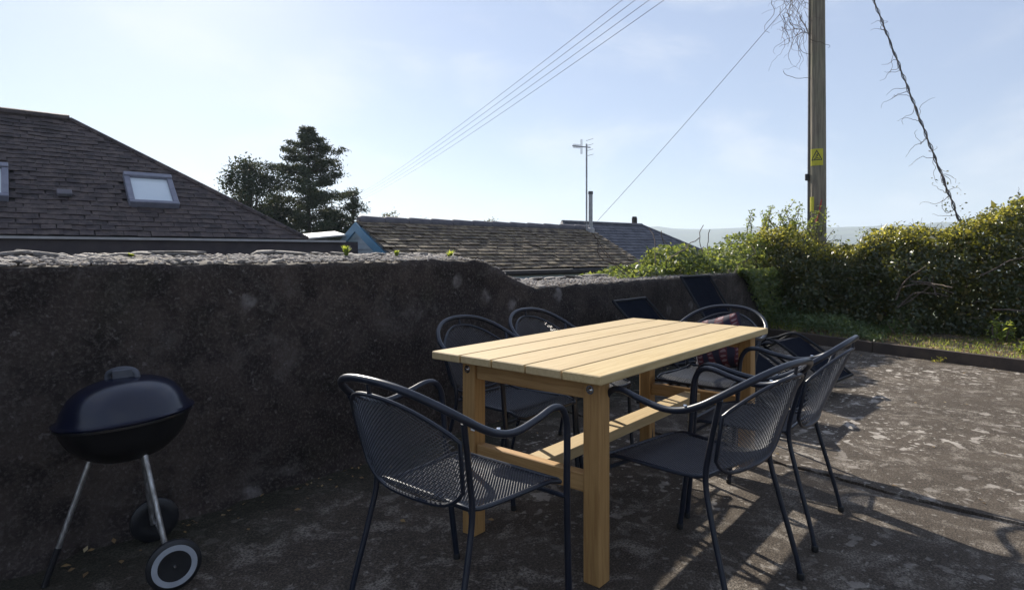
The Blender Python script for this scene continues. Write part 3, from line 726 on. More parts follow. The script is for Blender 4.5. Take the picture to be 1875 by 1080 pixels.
for hgt in heights:
    ins = MB().lathe([(0, -0.06), (0.03, -0.06), (0.045, -0.03), (0.03, 0.0), (0.045, 0.03), (0.03, 0.06), (0, 0.06)], 12, wdir * 0.16 + ZZ * (hgt - 0.02)); part('insulator', ins, 'plastic_grey', pole, True)
names = ('lowest', 'second lowest', 'second highest', 'highest')
for i, hgt in enumerate(heights):
    p0 = Vector((PX, PY, hgt)) + wdir * 0.16; p1 = Vector((far.x, far.y, 5.95 + 0.22 * i)); pts = []
    for k in range(41):
        t = k / 40; p = p0.lerp(p1, t); p.z -= 4 * 0.45 * t * (1 - t); pts.append(p)
    o = part('overhead_wire', MB().tube(pts, 0.0065, 5), 'wire', None, True); tag(o, 'thin overhead wire crossing the sky, %s of the four parallel lines' % names[i], 'wire', 'parallel overhead wires')
fp = thing('distant_pole', 'far timber pole hidden behind the conifers at the end of wires', 'pole', (far.x, far.y, -2.0))
part('shaft', MB().tube([(0, 0, -0.4), (0, 0, 8.8)], [0.14, 0.10], 12), 'pole', fp, True)
p0 = Vector((PX - 0.1, PY + 0.1, 5.62)); p1 = Vector((12.0, 7.5, 1.90)); pts = [p0.lerp(p1, k / 20) - ZZ * 4 * 0.05 * (k / 20) * (1 - k / 20) for k in range(21)]
tag(part('service_wire', MB().tube(pts, 0.0045, 5), 'wire', None, True), 'single thin wire running down from the pole to the far roof', 'wire')
# guy wire wrapped in a climbing stem
g0 = Vector((PX, PY, 7.67)); g1 = Vector((11.117, 0.748, 1.669)); gd = g1 - g0; g2_ = g0 + gd * (7.6 / 6.0)
guy = thing('guy_wire', 'slanting guy wire wrapped in twisted bare vine stems right of the pole', 'guy wire', tuple(g2_))
b3 = guy.location
part('cable', MB().tube([g0 - b3, g2_ - b3], 0.010, 6), 'wire', guy, True)
ln = (g2_ - g0).length; gdn = (g2_ - g0).normalized(); e1 = gdn.cross(Vector((1, 0, 0))).normalized(); e2 = gdn.cross(e1)
for (ph, rr, r0) in ((0, 0.016, 0.008), (2.4, 0.019, 0.006)):
    pts = [g0 + gdn * (ln * k / 240) + (e1 * math.cos(k * 0.55 + ph) + e2 * math.sin(k * 0.55 + ph)) * (rr + 0.004 * math.sin(k * 0.9)) - b3 for k in range(30, 241)]
    part('vine_stem', MB().tube(pts, [r0 * (0.5 + 0.7 * i / len(pts)) for i in range(len(pts))], 5), 'twig', guy, True)
def wander(start, d, n, step, turn, grav=0.0):
    p = Vector(start); d = Vector(d).normalized(); pts = [p.copy()]
    for _ in range(n):
        d = (d + Vector((random.gauss(0, turn), random.gauss(0, turn), random.gauss(0, turn) - grav))).normalized(); p = p + d * step; pts.append(p.copy())
    return pts
latd = Vector((0.6425, -0.766, 0))
for k in range(26):
    t = random.choice((random.uniform(0.33, 0.55), random.uniform(0.5, 0.72), random.uniform(0.7, 0.80)))
    s0 = g0 + gdn * (ln * t); pts = wander(s0 - b3, latd * random.choice((-1, -1, 1)) + Vector((0, 0, random.uniform(-1.2, .6))), random.randint(6, 16), 0.035, 0.35, 0.05)
    part('twig', MB().tube(pts, [0.0045 * (1 - 0.7 * i / len(pts)) for i in range(len(pts))], 4), 'twig', guy, True)
LP = []
for k in range(60):
    t = random.uniform(0.70, 0.80); LP.append(g0 + gdn * (ln * t) - b3 + Vector((random.gauss(0, .07), random.gauss(0, .10), random.gauss(0, .05))))
leaves('leaves', LP, [(0, 0, 1)] * len(LP), rng.uniform(0.03, 0.06, len(LP)), 'hedge', guy)
# dead vine hanging from the pole
vine = thing('hanging_vine', 'tangle of bare dead vine hanging off the pole left side', 'vine', (PX - 0.08, PY + 0.10, 4.1))
b4 = vine.location
for k in range(70):
    st = Vector((PX, PY, 0)) - latd * random.uniform(0.15, 0.62) + Vector((0, 0, random.uniform(4.75, 5.9)))
    pts = wander(st - b4, (random.gauss(0, .5), random.gauss(0, .5), -1), random.randint(8, 22), 0.045, 0.33, 0.10)
    part('vine_stem' if k < 12 else 'tendril', MB().tube(pts, [(0.0075 if k < 12 else 0.004) * (1 - 0.7 * i / len(pts)) for i in range(len(pts))], 4), 'twig', vine, True)
for k in range(4):
    st = Vector((PX, PY, 0)) - latd * 0.10 + Vector((0, 0, 4.0 + .4 * k)); pts = wander(st - b4, -latd + Vector((0, 0, 0.3)), 10, 0.05, 0.25, 0.02)
    part('tendril', MB().tube(pts, 0.004, 4), 'twig', vine, True)

# ------------------------------------------------------------------ trees
def conifer(name, label, loc, H, R0, n_br, lpb, ls, lean=0.0, mat='conifer', irregular=0.35, group=None, base=0.12):
    t = thing(name, label, 'tree', loc, 0, group)
    part('trunk', MB().tube([(lean * z, 0, z) for z in np.linspace(-0.3, H * 0.96, 12)], [max(0.02, 0.026 * H * (1 - z / H) ) for z in np.linspace(0, H * 0.96, 12)], 9), 'bark', t, True)
    P, Nn, br = [], [], MB()
    for k in range(n_br):
        f_ = base + (0.985 - base) * (k + random.random()) / n_br; z0 = f_ * H; a = k * 2.4 + random.uniform(-.4, .4)
        prof = (1 - math.exp(-(1 - f_) * 4.2)) * (1 + 0.16 * math.sin(f_ * 46) + 0.14 * math.sin(f_ * 17 + a))
        L = max(0.25, R0 * prof * random.uniform(1 - irregular, 1 + irregular * 0.5))
        d = Vector((math.cos(a), math.sin(a), random.uniform(0.05, 0.45)))
        pts = [Vector((lean * z0, 0, z0)) + d * (L * q_) - ZZ * (0.28 * L * q_ * q_) + ZZ * 0.2 * L * q_ ** 4 for q_ in np.linspace(0, 1, 5)]
        br.tube(pts, [0.03, 0.024, 0.018, 0.012, 0.005], 4)
        for _ in range(int(lpb * (0.35 + L / R0))):
            q_ = random.random() ** 0.45; i = min(3, int(q_ * 4)); b_ = pts[i].lerp(pts[i + 1], q_ * 4 - i)
            sp = 0.045 * L + 0.06
            P.append(b_ + Vector((random.gauss(0, sp), random.gauss(0, sp), random.gauss(0.0, sp * 0.55) - 0.05))); Nn.append((d.x * .5, d.y * .5, 0.6))
    part('branches', br, 'bark', t)
    leaves('crown', [tuple(p) for p in P], Nn, rng.uniform(0.6, 1.25, len(P)) * ls, mat, t, 0.30, 0.08, 0.9)
    return t
conifer('conifer_tree', 'tall dark dense conifer, the largest tree behind the roofs', (17.7, 28.75, -2.0), 9.85, 2.6, 160, 300, 0.19, 0.0, base=0.05)
conifer('conifer_tree', 'small pointed conifer at right foot of the tallest conifer', (19.25, 27.0, -2.0), 6.5, 1.2, 64, 140, 0.15, base=0.1)
def broad(name, label, loc, H, Rr, n_cl, lpc, ls, mat='tree_leaf', group=None, z_lo=0.35, spread=0.22):
    t = thing(name, label, 'tree', loc, 0, group); tips = []
    part('trunk', MB().tube([(0.05 * math.sin(z), 0.05 * math.cos(z), z) for z in np.linspace(-0.3, H * 0.6, 8)], [0.022 * H * (1 - 0.6 * i / 7) for i in range(8)], 9), 'bark', t, True)
    br = MB(); P = []; Nn = []
    for k in range(n_cl):
        f_ = random.uniform(z_lo, 1.0); a = random.uniform(0, 6.28); rr = Rr * math.sqrt(max(0.05, 1 - ((f_ - 0.6) / 0.45) ** 2)) * math.sqrt(random.random())
        c_ = Vector((rr * math.cos(a), rr * math.sin(a), f_ * H)); s0 = Vector((0, 0, H * random.uniform(0.2, 0.55)))
        m_ = s0.lerp(c_, 0.55) + ZZ * 0.12 * H * random.random()
        br.tube(catmull([s0, m_, c_], 4), [0.035] + [0.03 - 0.003 * i for i in range(8)], 4)
        for _ in range(lpc): P.append(c_ + Vector([random.gauss(0, spread * Rr) for _ in range(3)])); Nn.append((0, 0, 1))
    part('branches', br, 'bark', t)
    leaves('crown', [tuple(p) for p in P], Nn, rng.uniform(0.6, 1.2, len(P)) * ls, mat, t, 0.6, 0.1, 1.0); return t
broad('tree', 'loose wispy tree left of the tall conifer, sky showing through', (14.7, 29.2, -2.0), 7.5, 1.3, 90, 130, 0.15, 'conifer', spread=0.15)
broad('tree', 'low bushy tree filling the gap beside the tall conifer foot', (16.1, 29.6, -2.0), 5.3, 1.25, 60, 110, 0.2, 'conifer', spread=0.2)
broad('tree', 'leaning bushy tree just right of the sloping slate hip', (13.3, 28.8, -2.0), 5.4, 1.1, 30, 40, 0.16, spread=0.15)
broad('tree', 'dark low tree under the small pointed conifer', (18.5, 27.6, -2.0), 4.7, 1.4, 60, 110, 0.2, 'conifer', spread=0.2)
for (x, y, H, lb) in ((38.2, 47.8, 7.1, 'tiny leaning far treetop above the blue gable ridge'), (47.1, 52.7, 6.9, 'flat topped far treetop in the middle of outbuilding ridge'), (52.1, 46.8, 6.9, 'round far treetop left of the aerial above the ridge')):
    broad('far_tree', lb, (x, y, -2.0), H, 0.95, 26, 40, 0.22, group='far treetops over the outbuilding ridge', z_lo=0.5, spread=0.2)

# ------------------------------------------------------------------ hedge, ivy, verge plants
def hedge_top(y):
    pts = [(-6, 2.15), (-1.5, 2.0), (-0.2, 1.88), (0.2, 1.72), (0.5, 1.56), (1.1, 1.50), (1.6, 1.42), (1.95, 1.22), (2.3, 1.22), (2.75, 1.48), (3.1, 1.44), (3.6, 1.2), (4.2, 1.0)]
    for (a, b), (c, d) in zip(pts, pts[1:]):
        if a <= y <= c: return b + (d - b) * (y - a) / (c - a)
    return pts[-1][1]
hedge = thing('hedge', 'thick overgrown green hedge behind the patio edging', 'hedge', (10.4, 0.2, 0.1))
hb_ = hedge.location
P, Nn, SZ, PY_, NY_, SY_ = [], [], [], [], [], []
cnt = 0
while cnt < 84000:
    y = random.uniform(-3.2, 3.9); top = hedge_top(y) + 0.12 * noise.noise(Vector((y * 2.1, 3.3, 0))) + 0.09 * noise.noise(Vector((y * 6.1, 1.3, 0))) + 0.10 * random.random() ** 5
    xf = 9.45 + 0.22 * noise.noise(Vector((y * 1.6, 0, 7.7))) + (0.25 if y > 3.3 else 0); xb = 11.25
    u_ = random.random()
    if u_ < 0.50:
        z = 0.12 + (top - 0.12) * random.random() ** 0.9
        bul = 0.30 * noise.noise(Vector((y * 2.4, z * 2.6, 1.0))) + 0.10 * noise.noise(Vector((y * 6, z * 6, 4.0)))
        if noise.noise(Vector((y * 3.1, z * 3.4, 9.0))) < -0.30 and random.random() < 0.8: continue
        p = (xf + 0.22 * (z / top) ** 3 + bul + random.expovariate(9.0), y, z); n_ = (-1.0, 0, 0.35)
    elif u_ < 0.76:
        x = random.uniform(xf, xb); p = (x, y, top - random.expovariate(9.0) + 0.08 * noise.noise(Vector((x * 4, y * 4, 0)))); n_ = (-0.2, 0, 1.0)
    elif u_ < 0.86:
        z = 0.12 + (top - 0.12) * random.random(); p = (xb - random.expovariate(7.0), y, z); n_ = (1, 0, 0.3)
    else:
        p = (random.uniform(xf + 0.15, xb), y, 0.1 + (top - 0.1) * random.random()); n_ = (-1, 0, 0.2)
    cnt += 1
    q3 = (p[0] - hb_.x, p[1] - hb_.y, p[2] - hb_.z)
    if p[2] > top - 0.16 and random.random() < 0.72: PY_.append(q3); NY_.append(n_); SY_.append(random.uniform(0.024, 0.05))  # most leaves near the top get the lighter, sunlit-looking colour
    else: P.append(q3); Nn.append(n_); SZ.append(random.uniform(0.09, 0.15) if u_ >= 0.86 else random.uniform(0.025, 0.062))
leaves('foliage', P, Nn, SZ, 'hedge', hedge, 0.6); leaves('sunlit_top_foliage', PY_, NY_, SY_, 'hedge_bright', hedge, 0.55)
for k in range(60):
    y = random.uniform(-3.0, 3.4); pts = wander((random.uniform(10.0, 10.9) - hb_.x, y - hb_.y, -0.05), (random.gauss(0, .35), random.gauss(0, .45), 1), random.randint(12, 20), 0.075, 0.16)
    part('stem', MB().tube(pts, [0.016 * (1 - 0.75 * i / len(pts)) for i in range(len(pts))], 5), 'twig', hedge, True)
for k in range(110):
    y = random.uniform(-0.6, 2.6) if k < 75 else random.uniform(-2.5, -0.6); x = random.uniform(9.9, 11.0); z = hedge_top(y) - 0.1
    pts = wander((x - hb_.x, y - hb_.y, z - hb_.z), (random.gauss(-.1, .5), random.gauss(0, .6), 1), random.randint(5, 12), 0.035, 0.3)
    part('sprig', MB().tube(pts, [0.004 * (1 - 0.6 * i / len(pts)) for i in range(len(pts))], 4), 'twig', hedge, True)
for k in range(9):
    y = random.uniform(-1.0, 1.7); z = random.uniform(0.3, 0.9); pts = wander((9.30 - hb_.x, y - hb_.y, z - hb_.z), (random.gauss(-.1, .2), random.gauss(0, 1), random.gauss(.3, .5)), 12, 0.05, 0.14)
    part('bare_branch', MB().tube(pts, [0.010 * (1 - 0.6 * i / len(pts)) for i in range(len(pts))], 5), 'twig', hedge, True)
def shrub(name, label, cat, loc, fn, n, ls, mat, stems, sh=0.5, st_mat='twig', leafy_sprigs=0):
    t = thing(name, label, cat, loc); P = []; Nn = []
    for k in range(stems):
        h_ = sh * random.uniform(0.5, 1.0); pts = wander((random.gauss(0, fn / 4), random.gauss(0, fn / 4), -0.03), (random.gauss(0, .3), random.gauss(0, .3), 1), 10, h_ / 10, 0.16)
        part('stem', MB().tube(pts, [0.009 * (1 - 0.7 * i / 11) for i in range(11)], 4), st_mat, t, True)
        for p in pts[2:]:
            for _ in range(n // (stems * 9) + 1): P.append(tuple(p + Vector([random.gauss(0, min(0.05, fn / 7)) for _ in range(3)]))); Nn.append((0, 0, 1))
    leaves('leaves', P, Nn, rng.uniform(0.6, 1.2, len(P)) * ls, mat, t, 0.5, 0.12, 0.7); return t
shr = shrub('shrub', 'light green sprigged shrub growing round the utility pole foot', 'shrub', (10.25, 2.85, 0.1), 0.75, 3200, 0.055, 'ivy', 30, 1.95)
P, Nn = [], []
for k in range(26):
    pts = wander((random.gauss(0.0, .22), random.gauss(0.05, .28), random.uniform(1.15, 1.4)), (random.gauss(0, .25), random.gauss(0, .25), 1), 11, random.uniform(0.03, 0.058), 0.13)
    part('sprig', MB().tube(pts, [0.008 * (1 - 0.6 * i / 12) for i in range(12)], 5), 'twig', shr, True)
    for p in pts[1:]:
        for _ in range(5): P.append(tuple(p + Vector([random.gauss(0, .022) for _ in range(3)]))); Nn.append((0, 0, 1))
leaves('sprig_leaves', P, Nn, rng.uniform(0.035, 0.06, len(P)), 'ivy', shr, 0.5, 0.12, 0.8)
part('tie', MB().tube([(-0.16, -0.02, 1.66), (-0.145, -0.06, 1.80), (-0.15, -0.085, 1.93), (-0.16, -0.10, 2.02)], [0.012, 0.01, 0.014, 0.008], 6), 'red_twig', pole, True)
# ivy over the low wall
ivy = thing('ivy', 'bright green ivy spilling along the top of the low wall', 'ivy', (7.2, 3.1, 0.9)); b5 = ivy.location
P, Nn = [], []
def ivy_h(x):
    return max(0.03, 0.09 * sm(5.3, 5.9, x) + 0.27 * math.exp(-((x - 6.95) / 0.42) ** 2) + 0.22 * sm(7.3, 8.3, x) + 0.25 * sm(8.4, 9.4, x) + 0.07 * noise.noise(Vector((x * 4, 0, 2))))
for _ in range(11000):
    x = random.uniform(5.2, 9.7); y = YF + random.uniform(0.06 if x > 6.5 else 0.16, TH + 0.25)
    if x > 7.9 and random.random() < 0.55:
        dr = sm(7.8, 9.0, x) * random.random() ** 1.3 * 0.75
        P.append((x - b5.x, YF - random.uniform(0.0, 0.10) - b5.y, 0.93 - dr - b5.z)); Nn.append((-0.4, -1.0, 0.4)); continue
    hh = ivy_h(x) * (0.55 + 0.45 * sm(YF, YF + 0.3, y))
    z = 0.885 + hh * (1 - random.random() ** 2) + random.gauss(0, .012)
    P.append((x - b5.x, y - b5.y, z - b5.z)); Nn.append((-0.3, -0.3, 0.9))
leaves('leaves', P, Nn, rng.uniform(0.032, 0.062, len(P)), 'ivy', ivy, 0.8, 0.1, 0.6)
for k in range(24):
    x = random.uniform(5.5, 9.2); pts = wander((x - b5.x, random.uniform(-.1, .15), 0.0), (random.gauss(0, 1), random.gauss(0, .3), 0.5), 12, 0.06, 0.25)
    part('stem', MB().tube(pts, 0.005, 4), 'twig', ivy, True)
# weeds on the high wall
def weed(label, x, y, z, n, L):
    t = thing('wall_weed', label, 'weed', (x, y, z), 0, 'weeds on the wall top'); mb = MB()
    for k in range(n):
        a = random.uniform(0, 6.28); d = Vector((math.cos(a), math.sin(a), 0)) * random.uniform(0.1, 0.8); l_ = L * random.uniform(0.5, 1.0); w = Vector((-d.y, d.x, 0)).normalized() * 0.0055
        p0 = d * 0.008; p1 = p0 + (ZZ + d * 0.4) * l_ * 0.55; p2 = p1 + (ZZ * 0.6 + d) * l_ * 0.45
        mb.add([p0 - w, p0 + w, p1 + w * 1.6, p1 - w * 1.6, p2], [(0, 1, 2, 3), (3, 2, 4)])
    part('blades', mb, 'weed', t)
weed('yellow green weed tuft on the wall in front of blue gable', 2.16, 3.10, 1.14, 34, 0.085)
weed('flat green weed clump on wall right of the blue gable', 2.54, 3.10, 1.14, 34, 0.05)
weed('upright green weed tuft on wall near the curved step', 3.00, 3.08, 1.11, 30, 0.095)
weed('tiny dry weed tuft among stones at the far left wall top', 1.03, 3.15, 1.135, 12, 0.035)
# edging and verge growth
edg = thing('garden_edging', 'low dark timber edging along the verge at patio end', 'edging', (kerb_x(0), 0, 0))
ys_e = [-5.0, -2.6, -0.25, 1.35, 2.85]
for a, b in zip(ys_e, ys_e[1:]):
    xa, xb_ = kerb_x(a), kerb_x(b); ang = math.atan2(b - a, xb_ - xa); L = math.hypot(b - a, xb_ - xa)
    part('edging_board', MB().box(((xa + xb_) / 2 - edg.location.x + 0.03, (a + b) / 2, 0.045), (L - 0.012, 0.05, 0.17), 0.006, Matrix.Rotation(ang, 3, 'Z')), 'edging', edg)
P, Nn = [], []
for _ in range(5200):
    y = random.uniform(-4, 3.2); x = kerb_x(y) + 0.06 + random.random() ** 1.2 * 1.9
    P.append((x, y, 0.125 + 0.03 * nz3((x, y, 0), 2.0, 3) + random.uniform(0, .012))); Nn.append((0, 0, 1))
tag(leaves('fallen_leaves', P, Nn, rng.uniform(0.02, 0.05, len(P)), 'litter', None, 0.6, 0.08, 0.3), 'brown and pale fallen leaves littering the verge', 'leaves', kind='stuff')
P, Nn = [], []
for _ in range(420):
    if random.random() < 0.55: x = random.uniform(0.2, 8.0); y = YF - 0.05 - random.expovariate(9.0)
    elif random.random() < 0.6: y = random.uniform(-3, 2.6); x = kerb_x(y) - 0.02 - random.expovariate(7.0)
    else: x = random.uniform(0.5, 7.8); y = random.uniform(-2, 2.8)
    if y < -4 or x > kerb_x(y): continue
    P.append((x, y, 0.010)); Nn.append((0, 0, 1))
tag(leaves('patio_debris', P, Nn, rng.uniform(0.012, 0.035, len(P)), 'litter', None, 0.6, 0.08, 0.25), 'dry leaf scraps scattered over the patio and along the wall', 'leaves', kind='stuff')
def blades(name, n, region, hgt, mat, label, cat, w0=0.004):
    V_ = np.empty((n, 3, 3))
    for i in range(n):
        x, y = region(); z = 0.11 + 0.03 * nz3((x, y, 0), 2.0, 3); a = random.uniform(0, 6.28); h_ = hgt(x, y) * random.uniform(.4, 1.1); ln_ = random.gauss(0, .35) * h_, random.gauss(0, .35) * h_
        wx, wy = math.cos(a) * w0, math.sin(a) * w0
        V_[i] = ((x - wx, y - wy, z), (x + wx, y + wy, z), (x + ln_[0], y + ln_[1], z + h_))
    me = bpy.data.meshes.new(name); me.from_pydata(V_.reshape(-1, 3).tolist(), [], [(3 * i, 3 * i + 1, 3 * i + 2) for i in range(n)])
    return tag(link(name, me, mat), label, cat, kind='stuff')
def reg():
    while True:
        y = random.uniform(-4, 3.0); x = kerb_x(y) + 0.07 + random.random() * 1.9
        if noise.noise(Vector((x * 1.7, y * 1.7, 4.4))) > -0.12: return x, y
blades('verge_grass', 9000, reg, lambda x, y: 0.05 + 0.07 * sm(1.4, 2.4, y), 'weed', 'patchy short green grass on the verge', 'grass')
P, Nn = [], []
for _ in range(7000):
    y = random.uniform(1.3, 3.0); x = kerb_x(y) + random.uniform(0.15, 1.8); hh = 0.34 * sm(1.1, 2.2, y) * (0.6 + 0.8 * max(0, noise.noise(Vector((x * 2.5, y * 2.5, 0)))))
    P.append((x, y, 0.12 + hh * random.random())); Nn.append((-.3, -.2, .9))
tag(leaves('ground_cover', P, Nn, rng.uniform(0.03, 0.07, len(P)), 'fern', None, 0.35, 0.08, 0.6), 'shaded green low plants where wall meets hedge', 'plants', kind='stuff')
shrub('sapling', 'bright leafy young plant standing before the hedge at right', 'plant', (8.95, 0.17, 0.10), 0.22, 170, 0.062, 'weed', 5, 0.42)
shrub('weed_plant', 'small low bright weed on the verge at the right picture edge', 'plant', (8.45, -0.02, 0.10), 0.16, 140, 0.045, 'weed', 5, 0.16)
shrub('weed_plant', 'round dark weed clump on the verge below bare branches', 'plant', (9.0, 1.25, 0.10), 0.3, 300, 0.045, 'fern', 8, 0.28)
shrub('weed_plant', 'little weed sprouting at the base of the edging', 'plant', (kerb_x(0.72) - 0.05, 0.72, 0.0), 0.10, 90, 0.03, 'hedge_bright', 4, 0.09)

# ------------------------------------------------------------------ table
tb = thing('garden_table', 'pale wooden slatted garden table in the middle of the chairs', 'table', (2.61, 1.49, 0))
t0 = tb.location
pm = MB().box((0, 0, 0), (1.722, 0.1598, 0.032), 0.0035).mesh('plank'); pm.materials.append(M['wood'])
for i in range(5):
    y = 1.905 - 0.080 - i * 0.1668
    o = link('plank', pm, None, tb, loc=(random.uniform(-.003, .003), y - t0.y, 0.7345 + random.uniform(-.0008, .0008)))
lm = MB().box((0, 0, 0.358), (0.069, 0.069, 0.716), 0.004).mesh('leg'); lm.materials.append(M['wood_leg'])
LX = (1.848, 3.372); LY = (1.160, 1.756)
for x in LX:
    for y in LY: link('leg', lm, None, tb, loc=(x - t0.x, y - t0.y, 0.001))
for x in LX:
    part('end_apron', MB().box((x - t0.x, (LY[0] + LY[1]) / 2 - t0.y, 0.681), (0.042, LY[1] - LY[0] - 0.071, 0.072), 0.003), 'wood_cross', tb)
    part('end_rail', MB().box((x - t0.x, (LY[0] + LY[1]) / 2 - t0.y, 0.345), (0.042, LY[1] - LY[0] - 0.071, 0.066), 0.003), 'wood_cross', tb)
part('stretcher', MB().box((0, 1.458 - t0.y, 0.343), (LX[1] - LX[0] - 0.044, 0.095, 0.044), 0.003), 'wood', tb)
part('top_batten', MB().box((0, 1.458 - t0.y, 0.700), (LX[1] - LX[0] - 0.044, 0.07, 0.034), 0.003), 'wood', tb)
bp = [(0, 0.010), (0.005, 0.0095), (0.009, 0.005), (0.010, 0.002), (0.016, 0.002), (0.016, 0), (0, 0)]
for x, sgn in ((LX[0], -1), (LX[1], 1)):
    for y in LY:
        part('bolt', MB().lathe(bp, 14, (x + sgn * 0.0345 - t0.x, y - t0.y + 0.004, 0.683), Matrix.Rotation(sgn * math.pi / 2, 3, 'Y')), 'steel', tb, True)
for x in LX:
    part('bolt', MB().lathe(bp, 14, (x - t0.x, LY[1] + 0.0345 - t0.y, 0.695), Matrix.Rotation(-math.pi / 2, 3, 'X')), 'steel', tb, True)
part('tag', MB().box((LX[0] - 0.0365 - t0.x, LY[1] - 0.028 - t0.y, 0.452), (0.003, 0.022, 0.034), 0.001), 'white_tag', tb)

# ------------------------------------------------------------------ chairs
def back_pt(s_, z): return Vector((-0.015 - 0.28 * (z - 0.45) - (0.045 + 0.16 * (z - 0.45)) * (1 - (s_ / 0.25) ** 2), s_, z))
def back_half(z): return 0.207 + 0.155 * (z - 0.45)
def back_top(s_): return 0.765 - 0.112 * (abs(s_) / 0.235) ** 2.2
def back_bot(s_): return 0.442 + 0.055 * (abs(s_) / 0.21) ** 5
def seat_pt(f, s_): return Vector((f, s_, 0.424 - 0.012 * math.sin(math.pi * f / 0.42) * (1 - (s_ / 0.24) ** 2) - 0.022 * sm(0.34, 0.43, f) + 0.012 * sm(0.06, 0.0, f)))
def seat_half(f): return 0.188 + 0.085 * f
def expanded(fn, inside, a0, a1, b0, b1, pa, pb_, step, rad_):
    """expanded metal: two families of diagonal strands over a curved panel, each strand three sided"""
    mb = MB()
    for fam in (1, -1):
        da, db = pa, pb_ * fam; ln_ = math.hypot(da, db); da /= ln_; db /= ln_
        k0 = int((a1 - a0) / pa) + int((b1 - b0) / pb_) + 4
        for k in range(-k0, k0):
            sa = a0 + k * pa; run = []; tt = 0.0
            bs = b0 if fam > 0 else b1
            while True:
                a_, b_ = sa + da * tt, bs + db * tt
                if b_ > b1 + 1e-6 or b_ < b0 - 1e-6 or a_ > a1: break
                ok = a_ >= a0 and inside(a_, b_)
                if ok: run.append(fn(a_, b_))
                if (not ok) and len(run) > 1: mb.tube(run, rad_, 6, cap=False)
                if not ok: run = []
                tt += step
            if len(run) > 1: mb.tube(run, rad_, 6, cap=False)
    return mb
def make_chair():
    t = thing('garden_chair', 'chair', 'chair')
    half = [(-.205, 0, .808), (-.200, .075, .804), (-.180, .150, .788), (-.140, .215, .757), (-.085, .258, .718), (-.030, .277, .684), (.03, .286, .660), (.10, .288, .652),
            (.19, .288, .666), (.27, .287, .684), (.318, .286, .674), (.346, .285, .632), (.355, .282, .56), (.362, .276, .42), (.378, .268, .22), (.40, .258, .012)]
    pts = [(f, -s_, z) for (f, s_, z) in half[::-1]] + half[1:]
    part('arm_frame', MB().tube(catmull(pts, 5), 0.0112, 12), 'chair', t, True)
    for sg in (-1, 1):
        part('rear_leg', MB().tube(catmull([(-.11, sg * .237, .012), (-.085, sg * .231, .12), (-.035, sg * .220, .30), (-.008, sg * .213, .43), (-.030, sg * .222, .55), (-.083, sg * .254, .708)], 5), 0.0092, 10), 'chair', t, True)
        for (f, s_) in ((-.11, .237), (.40, .258)): part('foot_cap', MB().lathe([(0, 0), (.0115, 0), (.0132, .003), (.0132, .02), (.011, .022), (0, .022)], 12, (f, sg * s_, 0)), 'rubber', t, True)
        part('arm_pad_screw', MB().lathe([(0, .004), (.006, .003), (.007, 0), (0, 0)], 8, (.02, sg * .286, .676)), 'steel', t, True)
    seat = part('seat', expanded(seat_pt, lambda f, s_: abs(s_) < seat_half(f) and 0.0 <= f <= 0.42, 0, 0.42, -0.235, 0.235, 0.0148, 0.0108, 0.0366, 0.00135), 'chair_mesh', t, True)
    rim = [seat_pt(f, seat_half(f)) for f in np.linspace(0.0, 0.40, 10)] + [seat_pt(0.42, s_) for s_ in np.linspace(0.20, -0.20, 9)] + [seat_pt(f, -seat_half(f)) for f in np.linspace(0.40, 0.0, 10)] + [seat_pt(0.0, s_) for s_ in np.linspace(-0.16, 0.16, 7)]
    part('seat_rim', MB().tube(rim, 0.0075, 8, True), 'chair', seat, True)
    part('seat_support', MB().tube([(.36, -.277, .385), (.36, .277, .385)], 0.008, 8), 'chair', t, True)
    for sg in (-1, 1): part('seat_bracket', MB().tube([(.012, sg * .185, .424), (-.008, sg * .213, .424)], 0.007, 8), 'chair', t, True)
    bk = part('backrest', expanded(lambda a_, b_: back_pt(a_, b_), lambda s_, z: abs(s_) < back_half(z) and back_bot(s_) < z < back_top(s_), -0.235, 0.235, 0.44, 0.77, 0.0148, 0.0108, 0.0366, 0.00135), 'chair_mesh', t, True)
    ol = []
    ss = np.linspace(-1, 1, 25)
    for q_ in ss:
        s_ = q_ * 0.236; ol.append(back_pt(s_, back_top(s_)))
    for q_ in ss[::-1]:
        s_ = q_ * 0.213; ol.append(back_pt(s_, back_bot(s_)))
    part('back_rim', MB().tube(ol, 0.0065, 8, True), 'chair', bk, True)
    part('back_clip', MB().tube([back_pt(0, 0.763), (-.203, 0, .806)], 0.006, 8), 'chair', bk, True)
    return t
ch0 = make_chair()
spots = [((1.245, 1.395), 0, 'dark metal mesh armchair at the table end nearest the camera'),
         ((2.109, 0.757), 81, 'nearer of two dark mesh chairs on the sunny right table side'),
         ((2.815, 0.74), 91, 'farther of two dark mesh chairs on the sunny right table side'),
         ((2.375, 2.165), -90, 'left of two dark mesh chairs between the table and wall'),
         ((2.955, 2.17), -91, 'right of two dark mesh chairs between the table and wall'),
         ((3.77, 1.47), 180, 'dark mesh armchair with patterned cushion at table far end')]
for i, ((x, y), a, lb) in enumerate(spots):
    c_ = ch0 if i == 0 else dup(ch0)
    c_.location = (x, y, 0.006 if x > 3.6 else (0.003 if i else 0.001)); c_.rotation_euler = (0, 0, R(a)); tag(c_, lb, 'chair', 'dark mesh chairs round the table')
